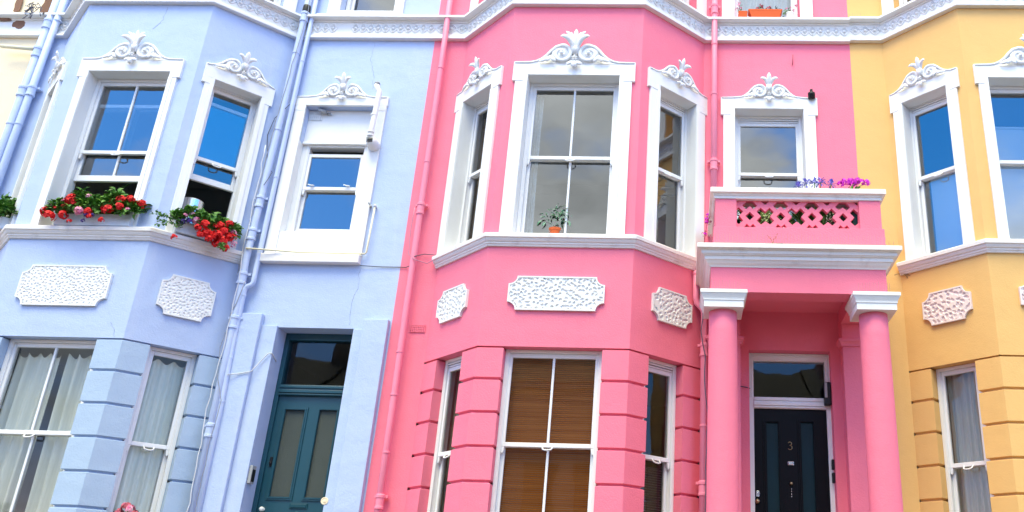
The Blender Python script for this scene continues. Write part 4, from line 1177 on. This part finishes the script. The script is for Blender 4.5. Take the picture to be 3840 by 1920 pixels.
pot(o, .06, .08, .17, ORANGEP); bush(o, (0, 0, .24), .09, 60, .05, .03, GERAN, 61)

# balcony planting
BZ = 5.446
for i, (x, fm, lab) in enumerate(((2.255, 0, 'green pot with pale variegated leaves and a red bloom behind the balcony lattice, leftmost'), (2.60, 1, 'green pot of upright grassy leaves behind the middle of the balcony lattice'), (2.945, 2, 'bush of small white blossom behind the right part of the balcony lattice'))):
    o = empty('potted_plant', (x, -.68, BZ)); tag(o, lab, 'potted plant', 'potted plants on the balcony')
    m = MB(); m.lathe((0, 0, 0), [(.09, 0), (.125, .15), (.14, .152), (.14, .18), (.12, .18)], 20); m.build('pot', POTG, o)
    if fm == 0:
        bush(o, (0, -.02, .24), .13, 130, .05, .03, leafmat('variegated_leaves', (.16, .30, .06), (.62, .70, .42)), 71)
        flowerhead('flower_head', o, (-.10, -.12, .24), .03, REDF, 72, 9)
    elif fm == 1: bush(o, (0, -.02, .24), .15, 150, .09, .015, GERAN, 73)
    else: bush(o, (0, -.04, .22), .17, 150, .03, .022, leafmat('white_blossom', (.30, .34, .22), (.80, .74, .72)), 74); bush(o, (0, 0, .2), .14, 70, .05, .03, DARKLEAF, 75)
for x, lab in ((2.18, 'added dark shrub at the back of the balcony, darkening the left lattice holes'), (2.82, 'added dark shrub at the back of the balcony, darkening the right lattice holes')):  # shrubs added only to make the lattice holes read dark
    o = empty('potted_plant', (x, -.40, BZ)); tag(o, lab, 'potted plant', 'potted plants on the balcony')
    m = MB(); m.lathe((0, 0, .013), [(.11, 0), (.15, .17), (.165, .172), (.165, .20), (.14, .20)], 20); m.build('pot', POTG, o)
    bush(o, (0, .0, .36), .22, 420, .095, .06, DARKLEAF, 170+int(x*10), (1.5, .8, 1.0))
o = empty('agapanthus', (2.74, -.88, BZ)); tag(o, 'violet blue agapanthus heads showing above the balcony coping', 'agapanthus')
m = MB(); rr = random.Random(8)
heads = [(-.07, .645), (.02, .650), (.09, .66), (.20, .635), (-.15, .60)]
for x, z in heads: m.tube([(x*.4, 0, 0), (x, 0, z)], .005, 5)
for i in range(26): m.leaf((rr.uniform(-.1, .1), 0, .02), V((rr.uniform(-.8, .8), rr.uniform(-.5, .2), 1)), V((0, -1, .2)), rr.uniform(.25, .4), .03)
m.build('foliage', GERAN, o, normals=False)
for i, (x, z) in enumerate(heads):
    q = MB(); rr = random.Random(90+i)
    for k in range(34):
        d = V((rr.gauss(0, 1), rr.gauss(0, 1), rr.gauss(.3, .8))).normalized(); L = .066*rr.uniform(.7, 1.1)
        q.tube([(x, 0, z), V((x, 0, z))+d*L*.6], .0018, 3); q.leaf(V((x, 0, z))+d*L*.5, d, V((0, -.3, 1)), .036, .017)
    q.build('flower_head', VIOF, o, normals=False)
o = empty('potted_plant', (3.17, -.86, BZ)); tag(o, 'pot of magenta flowers showing above the right end of the balcony coping', 'potted plant', 'potted plants on the balcony')
m = MB(); m.lathe((0, 0, 0), [(.10, 0), (.14, .25), (.15, .26), (.15, .29), (.13, .29)], 20); m.build('pot', POTG, o)
bush(o, (0, 0, .44), .16, 140, .05, .035, GERAN, 81)
for i, (x, z) in enumerate(((-.13, .615), (-.10, .635), (-.045, .635), (-.02, .65), (.02, .635), (.05, .655), (.09, .635), (.155, .63), (.0, .615))): flowerhead('flower_head', o, (x, -.05, z+.012), .036, MAGF, 100+i, 14)
o = empty('trailing_plant', (1.60, -.55, BZ)); tag(o, 'trailing magenta bougainvillea hanging down the left side of the balcony', 'trailing plant')
m = MB(); rr = random.Random(17); pts = [(.03, .0, .38), (.0, -.02, .30), (-.02, -.03, .15), (-.04, -.02, .0), (-.05, -.02, -.16)]
m.tube(pts, .004, 5)
for p in pts:
    for k in range(7): m.leaf(V(p)+V((rr.uniform(-.03, .02), rr.uniform(-.03, .03), rr.uniform(-.05, .05))), V((rr.gauss(0, 1), rr.gauss(0, 1), rr.gauss(0, 1))), V((0, -.4, 1)), .035, .02)
m.build('foliage', DUSKF, o, normals=False)
for i, p in enumerate(((-.005, -.04, .33), (-.01, -.04, .29), (-.025, -.05, .14), (-.05, -.04, -.10), (-.045, -.04, -.06), (.01, -.04, .38))): flowerhead('flower_head', o, p, .024, MAGF, 130+i, 7)

# dead weeds
def weed(name, loc, label, stems, seed):
    rr = random.Random(seed); m = MB()
    for d, L in stems:
        p = curl(m, (0, 0, 0), d, L, .0035, seed+int(L*100), .5)
        for q in p[2:]:
            for k in range(2): m.leaf(q, V((rr.gauss(0, 1), rr.gauss(-.3, 1), rr.gauss(0, 1))), V((0, 0, 1)), .016, .008)
    tag(m.build(name, DRY, org=None, normals=False), label, 'weed').location = loc
weed('dead_weed', (2.26, -1.18, 5.225), 'dry curling weed growing from the porch cornice below the lattice', [(V((-.2, 0, 1)), .11), (V((.1, 0, 1)), .12), (V((1, 0, .35)), .22), (V((-.9, 0, .3)), .09), (V((.8, 0, .1)), .14)], 5)
weed('dead_weed', (3.87, -.06, 5.37), 'straggly dry weed hanging from the left end of the yellow sill', [(V((.9, -.2, -.2)), .16), (V((.6, -.2, .1)), .14), (V((.5, -.1, -.7)), .14), (V((-.6, -.1, .1)), .12)], 6)
# flowers poking up at the foot of the blue ground floor windows
for (s, f, lab) in ((.44, RC, 'dusky red and pink hydrangea heads under the right ground floor window of the blue bay'), (-.43, FRONT, 'dusky hydrangea head in the bottom left corner below the curtained window')):
    g = f(s, .10, 2.20)
    o = empty('hydrangea', (g.x-PER, g.y, 1.97)); tag(o, lab, 'hydrangea', 'hydrangeas at the blue bay ground floor')
    tr_ = trough(o, .42, .18, .2, BOXW)
    bush(o, (0, 0, .30), .16, 160, .07, .055, GERAN, 140)
    hd = ((.0, .53), (.05, .51), (-.07, .47), (.10, .46)) if f is RC else ((.06, .54), (-.02, .51), (.12, .46), (-.1, .44))
    for i, (x, z) in enumerate(hd): flowerhead('flower_head', o, (x, -.06, z), .045, PINKF if (i == 1 and f is RC) else DUSKF, 150+i, 16)

# ------------------------------------------------------------------ curtains and blinds
def curtain(h, f, s0, s1, z0, z1, n, mat, label, folds, amp=.02, tabs=0, seed=1, lean=0, cat='curtain', gather=0, group=None):
    rr = random.Random(seed); m = MB()
    k = folds*10; nz = 14
    ph = [rr.uniform(-.6, .6) for _ in range(folds+2)]
    rows = []
    for j in range(nz+1):
        t = j/nz; row = []
        for i in range(k+1):
            u = i/k; fi = u*folds
            a = ph[int(fi)]*(1-fi % 1)+ph[int(fi)+1]*(fi % 1)
            s = s0+(s1-s0)*u + lean*(1-t) + .012*math.sin(3*t+fi)*(1-t)
            if gather: s = s0+(s-s0)*(1-gather*math.sin(math.pi*min(1, (1-t)*1.1))*.9)
            nn = n+amp*(.35+.65*(1-t)**.5)*math.sin(2*math.pi*fi+a*2)+.3*amp*math.sin(4.3*fi+t*2)
            z = z0+(z1-z0)*t
            if tabs and j == nz: z -= .05*(abs(math.sin(math.pi*u*tabs))**2)
            row.append(m.bm.verts.new(f(s, nn, z)))
        rows.append(row)
    for X, Y in zip(rows, rows[1:]):
        for i in range(k): m.bm.faces.new([X[i], X[i+1], Y[i+1], Y[i]])
    g = f((s0+s1)/2, n, z0)
    org = V((g.x, g.y, z0))
    o = m.build(mat.name if False else 'curtain', mat, None, smooth=True, org=org)
    o.location = V((org.x+h.location.x, org.y, org.z+h.location.z))
    tag(o, label, cat, group)
    return o
curtain(blue, FRONT, -.50, -.02, 2.0, 4.11, -.27, CURT_W, 'left of two pale curtains in the wide ground floor window, blue bay', 4, .045, 4, 1, lean=-.02, group='curtains in the blue bay ground floor')
curtain(blue, FRONT, .075, .50, 2.0, 4.11, -.275, CURT_W, 'right of two pale curtains in the wide ground floor window, blue bay', 4, .045, 4, 2, lean=.04, gather=.06, group='curtains in the blue bay ground floor')
curtain(blue, RC, .27, .75, 2.0, 4.13, -.26, CURT_W, 'pale tab top curtain in the right cant ground floor window of the blue bay', 5, .03, 3, 3, group='curtains in the blue bay ground floor')
curtain(blue, LCF, .27, .75, 2.0, 4.13, -.26, CURT_W, 'pale tab top curtain in the left cant ground floor window of the blue bay', 5, .018, 3, 4, group='curtains in the blue bay ground floor')
curtain(yellow, LCF, .27, .76, 2.0, 4.17, -.27, CURT_N, 'beige gathered curtain in the left ground floor window of the yellow bay', 8, .02, 0, 5)
curtain(yellow, FRONT, -.5, .5, 2.0, 4.17, -.3, CURT_N, 'beige curtain in the front ground floor window of the yellow bay', 12, .02, 0, 15)
curtain(pink, FRONT, -.50, -.40, 5.55, 7.5, -.34, CURT_L, 'sheer white curtain at the left edge of the middle pink bay window', 2, .02, 0, 6)
curtain(pink, LCF, .76, 1.0, 5.55, 7.5, -.33, CURT_S, 'brown and cream striped curtain in the left cant window of the pink bay', 4, .025, 0, 7)
curtain(pink, LCF, .66, .90, 2.0, 4.15, -.30, CURT_S, 'brown curtain edge in the left cant ground floor window of the pink bay', 3, .02, 0, 8)
curtain(pink, FLAT, XW-.40, XW+.38, 9.06, 10.35, -.32, CURT_L, 'white lace curtain behind the pots in the top window of the pink house', 7, .015, 0, 9)

def blind(h, f, s0, s1, z0, z1, n, mat, label, pitch, r):
    m = MB(); k = int((z1-z0)/pitch)
    for i in range(k):
        z = z0+pitch*(i+.5)
        m.box(f, s0, s1, n-r, n+r, z-pitch*.42, z+pitch*.42)
    for t in (.2, .5, .8): m.box(f, s0+(s1-s0)*t-.002, s0+(s1-s0)*t+.002, n+r, n+r+.002, z0, z1)
    g = f((s0+s1)/2, n, z0); org = V((g.x, g.y, z0))
    o = m.build('blind', mat, None, org=org); o.location = V((org.x+h.location.x, org.y, org.z+h.location.z))
    return tag(o, label, 'blind')
blind(pink, FRONT, -.495, .495, 2.0, 4.175, -.245, REED, 'brown split reed blind lowered in the wide ground floor window of the pink bay', .021, .004)
blind(pink, RC, .27, .76, 2.0, 3.1, -.25, surf('dark_slat', (.045, .035, .03), .5, .05, 40, .2, big=0), 'dark slatted blind half raised in the right ground floor window of the pink bay', .025, .003)
def roller(h, f, s0, s1, z0, z1, n, label):
    m = MB(); m.box(f, s0, s1, n-.002, n+.002, z0, z1); m.tube([f(s0, n, z1), f(s1, n, z1)], .02, 10); m.box(f, s0, s1, n-.006, n+.006, z0-.02, z0)
    g = f((s0+s1)/2, n, z0); org = V((g.x, g.y, z0))
    o = m.build('roller_blind', BLINDW, None, org=org); o.location = V((org.x+h.location.x, org.y, org.z+h.location.z))
    return tag(o, label, 'roller blind', 'white roller blinds in the yellow bay')
roller(yellow, FRONT, -.51, .51, 5.60, 7.1, -.32, 'white roller blind in the front upper window of the yellow bay')
roller(yellow, LCF, .255, .70, 5.62, 6.62, -.30, 'white roller blind lowered behind the left upper window of the yellow bay')

# ------------------------------------------------------------------ street and the terrace opposite (seen in the window glass)
m = MB(); m.poly([V((-400, -400, 0)), V((400, -400, 0)), V((400, 400, 0)), V((-400, 400, 0))]); tag(m.build('ground', ASPH), kind='structure')
m = MB(); m.box(FLAT, -60, 60, -.2, 3.2, .002, .13); tag(m.build('pavement', PAVE, bevel=.02), kind='structure')
m = MB(); m.box(FLAT, -60, 60, 13.2, 17, .002, .13); tag(m.build('far_pavement', PAVE, bevel=.02), kind='structure')
for i, (x, mt, rz, sg) in enumerate(((-13.5, (.5, .48, .44), 8.1, 0), (-8.1, (.45, .42, .4), 8.0, 1), (-2.7, (.5, .46, .4), 8.1, 0), (2.7, (.46, .46, .46), 8.0, 1), (8.1, (.5, .44, .36), 8.1, 0), (13.5, (.46, .46, .44), 8.0, 1))):
    o = empty('terraced_house', (x, -17, 0)); tag(o, ['low painted house across the street seen only in the window glass, with two chimneys', 'low painted house across the street seen only in the window glass, with one chimney'][sg], 'house', 'terrace across the street')
    f = Fr((0, 0), (-1, 0), (0, 1))
    w = MB(); hs = [(-1.9, -.9, 1.2, 3.0, .15), (.9, 1.9, 1.2, 3.0, .15), (-1.9, -.9, 4.2, 5.8, .15), (-.4, .6, 4.2, 5.8, .15), (1.1, 2.1, 4.2, 5.8, .15), (-.5, .5, .2, 2.6, .15)]
    wallseg(w, f, -2.7, 2.7, 0, rz, hs); w.box(f, -2.7, 2.7, 0, .15, rz-.2, rz)
    w.build('wall', surf('opposite_paint', mt, .8, .2, 30, .05), o)
    g = MB()
    for hh in hs: g.poly([f(hh[0], -.15, hh[2]), f(hh[1], -.15, hh[2]), f(hh[1], -.15, hh[3]), f(hh[0], -.15, hh[3])])
    g.build('window', BLACKP, o)
    rf = MB(); rf.poly([f(-2.7, .2, rz), f(2.7, .2, rz), f(2.7, -3.5, rz+2.0), f(-2.7, -3.5, rz+2.0)]); rf.poly([f(-2.7, -7, rz), f(2.7, -7, rz), f(2.7, -3.5, rz+2.0), f(-2.7, -3.5, rz+2.0)])
    rf.build('roof', SLATE, o)
    for cxx in ((-2.3, 1.2) if sg == 0 else (.3,)):
        c_ = MB(); c_.box(f, cxx-.35, cxx+.35, -3.9, -3.1, rz+1.2, rz+3.0); c_.box(f, cxx-.42, cxx+.42, -3.97, -3.03, rz+2.85, rz+3.05)
        for q in (-.18, .18): c_.lathe(f(cxx+q, -3.5, rz+3.05), [(.11, 0), (.09, .35)], 10)
        c_.build('chimney', surf('chimney_brick', (.10, .075, .06), .9, .4, 30, .1), o)

# ------------------------------------------------------------------ camera (solved from the photograph's vanishing points)
f_px, yaw, pit, rol = 2184.87, -.041, .3861, .0328
cy, sy, cp, sp, cr_, sr_ = math.cos(yaw), math.sin(yaw), math.cos(pit), math.sin(pit), math.cos(rol), math.sin(rol)
Fw = V((sy*cp, cy*cp, sp)); rt = V((cy, -sy, 0)); upv = rt.cross(Fw)
Rv = rt*cr_+upv*sr_; Uv = upv*cr_-rt*sr_
cam = bpy.data.cameras.new('camera'); co = bpy.data.objects.new('camera', cam); COL.objects.link(co)
M = Matrix((Rv, Uv, -Fw)).transposed().to_4x4(); M.translation = V((1.3935, -9.3757, 1.6)); co.matrix_world = M
cam.sensor_fit = 'HORIZONTAL'; cam.sensor_width = 36; cam.lens = 36*f_px/2576
cam.shift_x = -359.7/2576; cam.shift_y = 30.5/2576
cam.clip_start = .1; cam.clip_end = 2000
SC.camera = co

# ------------------------------------------------------------------ daylight
SUN_EL, SUN_AZ = 64, -16        # azimuth measured from the street normal, towards the left
sd = V((math.sin(R(SUN_AZ))*math.cos(R(SUN_EL)), -math.cos(R(SUN_AZ))*math.cos(R(SUN_EL)), math.sin(R(SUN_EL))))
wd = bpy.data.worlds.new('World'); SC.world = wd; wd.use_nodes = True
nt = wd.node_tree
for n in list(nt.nodes): nt.nodes.remove(n)
L = nt.links.new
out = nt.nodes.new('ShaderNodeOutputWorld')
bg = N(nt, 'ShaderNodeBackground', Strength=.12)
sky = N(nt, 'ShaderNodeTexSky', sky_type='NISHITA'); sky.sun_disc = False
sky.sun_elevation = R(SUN_EL); sky.sun_rotation = math.atan2(sd.x, sd.y); sky.air_density = 1.0; sky.dust_density = .3; sky.ozone_density = 2.0
tc = N(nt, 'ShaderNodeTexCoord')
# cloud layer: direction projected on a plane overhead
sx = N(nt, 'ShaderNodeSeparateXYZ'); L(tc.outputs['Generated'], sx.inputs[0])
mz = N(nt, 'ShaderNodeMath', operation='MAXIMUM'); mz.inputs[1].default_value = .03; L(sx.outputs['Z'], mz.inputs[0])
az = N(nt, 'ShaderNodeMath', operation='ADD'); az.inputs[1].default_value = .12; L(mz.outputs[0], az.inputs[0])
dx = N(nt, 'ShaderNodeMath', operation='DIVIDE'); L(sx.outputs['X'], dx.inputs[0]); L(az.outputs[0], dx.inputs[1])
dy = N(nt, 'ShaderNodeMath', operation='DIVIDE'); L(sx.outputs['Y'], dy.inputs[0]); L(az.outputs[0], dy.inputs[1])
cx = N(nt, 'ShaderNodeCombineXYZ'); L(dx.outputs[0], cx.inputs[0]); L(dy.outputs[0], cx.inputs[1])
mp = N(nt, 'ShaderNodeMapping'); mp.inputs['Location'].default_value = (.6, .35, 0); L(cx.outputs[0], mp.inputs['Vector'])
cn = N(nt, 'ShaderNodeTexNoise', Scale=1.7, Detail=9.0, Roughness=.58); L(mp.outputs[0], cn.inputs['Vector'])
# more cloud overhead than towards the horizon
hi = N(nt, 'ShaderNodeMapRange'); hi.inputs['From Min'].default_value = .52; hi.inputs['From Max'].default_value = .78; hi.inputs['To Min'].default_value = -.05; hi.inputs['To Max'].default_value = .34
L(sx.outputs['Z'], hi.inputs['Value'])
ad0 = N(nt, 'ShaderNodeMath', operation='ADD'); L(cn.outputs['Fac'], ad0.inputs[0]); L(hi.outputs[0], ad0.inputs[1])
# one big low cloud over the street, and a smaller one to the right
last = ad0
for azd, eld, r_, amt in ((-8, 31, 12, .32), (25, 15, 10, .24), (-35, 17, 7, .22), (-52, 30, 8, .2)):
    dv = V((math.sin(R(azd))*math.cos(R(eld)), -math.cos(R(azd))*math.cos(R(eld)), math.sin(R(eld))))
    dt = N(nt, 'ShaderNodeVectorMath', operation='DOT_PRODUCT'); dt.inputs[1].default_value = dv; L(tc.outputs['Generated'], dt.inputs[0])
    mrc = N(nt, 'ShaderNodeMapRange'); mrc.inputs['From Min'].default_value = math.cos(R(r_*1.35)); mrc.inputs['From Max'].default_value = math.cos(R(r_*.6)); mrc.inputs['To Max'].default_value = amt
    L(dt.outputs['Value'], mrc.inputs['Value'])
    a2 = N(nt, 'ShaderNodeMath', operation='ADD'); L(last.outputs[0], a2.inputs[0]); L(mrc.outputs[0], a2.inputs[1]); last = a2
ad = last
cm = N(nt, 'ShaderNodeMapRange'); cm.inputs['From Min'].default_value = .44; cm.inputs['From Max'].default_value = .72; cm.interpolation_type = 'SMOOTHSTEP'
L(ad.outputs[0], cm.inputs['Value'])
hs = N(nt, 'ShaderNodeHueSaturation', Saturation=1.5, Value=2.4); L(sky.outputs['Color'], hs.inputs['Color'])
ch = N(nt, 'ShaderNodeMapRange'); ch.inputs['From Min'].default_value = .62; ch.inputs['From Max'].default_value = .85
L(sx.outputs['Z'], ch.inputs['Value'])
cc = N(nt, 'ShaderNodeMix', data_type='RGBA'); cc.inputs['A'].default_value = (6.2, 6.6, 6.7, 1); cc.inputs['B'].default_value = (8.4, 7.4, 5.1, 1)
L(ch.outputs[0], cc.inputs['Factor'])
cv = N(nt, 'ShaderNodeTexNoise', Scale=3.1, Detail=7.0, Roughness=.6); L(mp.outputs[0], cv.inputs['Vector'])
cvr = N(nt, 'ShaderNodeMapRange'); cvr.inputs['From Min'].default_value = .3; cvr.inputs['From Max'].default_value = .7; cvr.inputs['To Min'].default_value = .62; cvr.inputs['To Max'].default_value = 1.3
L(cv.outputs['Fac'], cvr.inputs['Value'])
cs_ = N(nt, 'ShaderNodeVectorMath', operation='SCALE'); L(cc.outputs['Result'], cs_.inputs[0]); L(cvr.outputs[0], cs_.inputs['Scale'])
mx = N(nt, 'ShaderNodeMix', data_type='RGBA'); L(cs_.outputs[0], mx.inputs['B'])
tn = N(nt, 'ShaderNodeVectorMath', operation='MULTIPLY'); tn.inputs[1].default_value = (1.16, .74, .76); L(hs.outputs['Color'], tn.inputs[0])
L(tn.outputs[0], mx.inputs['A']); L(cm.outputs[0], mx.inputs['Factor'])
L(mx.outputs['Result'], bg.inputs['Color']); L(bg.outputs[0], out.inputs['Surface'])
sl = bpy.data.lights.new('sun', 'SUN'); so = bpy.data.objects.new('sun', sl); COL.objects.link(so)
sl.energy = 1.45; sl.angle = R(34); sl.color = (1, .98, .68)
so.rotation_euler = sd.to_track_quat('Z', 'Y').to_euler(); so.location = sd*30

SC.view_settings.view_transform = 'Standard'; SC.view_settings.look = 'None'
SC.view_settings.exposure = 1.5; SC.view_settings.gamma = 1
SC.cycles.max_bounces = 8; SC.cycles.transparent_max_bounces = 12
SC.cycles.use_denoising = True
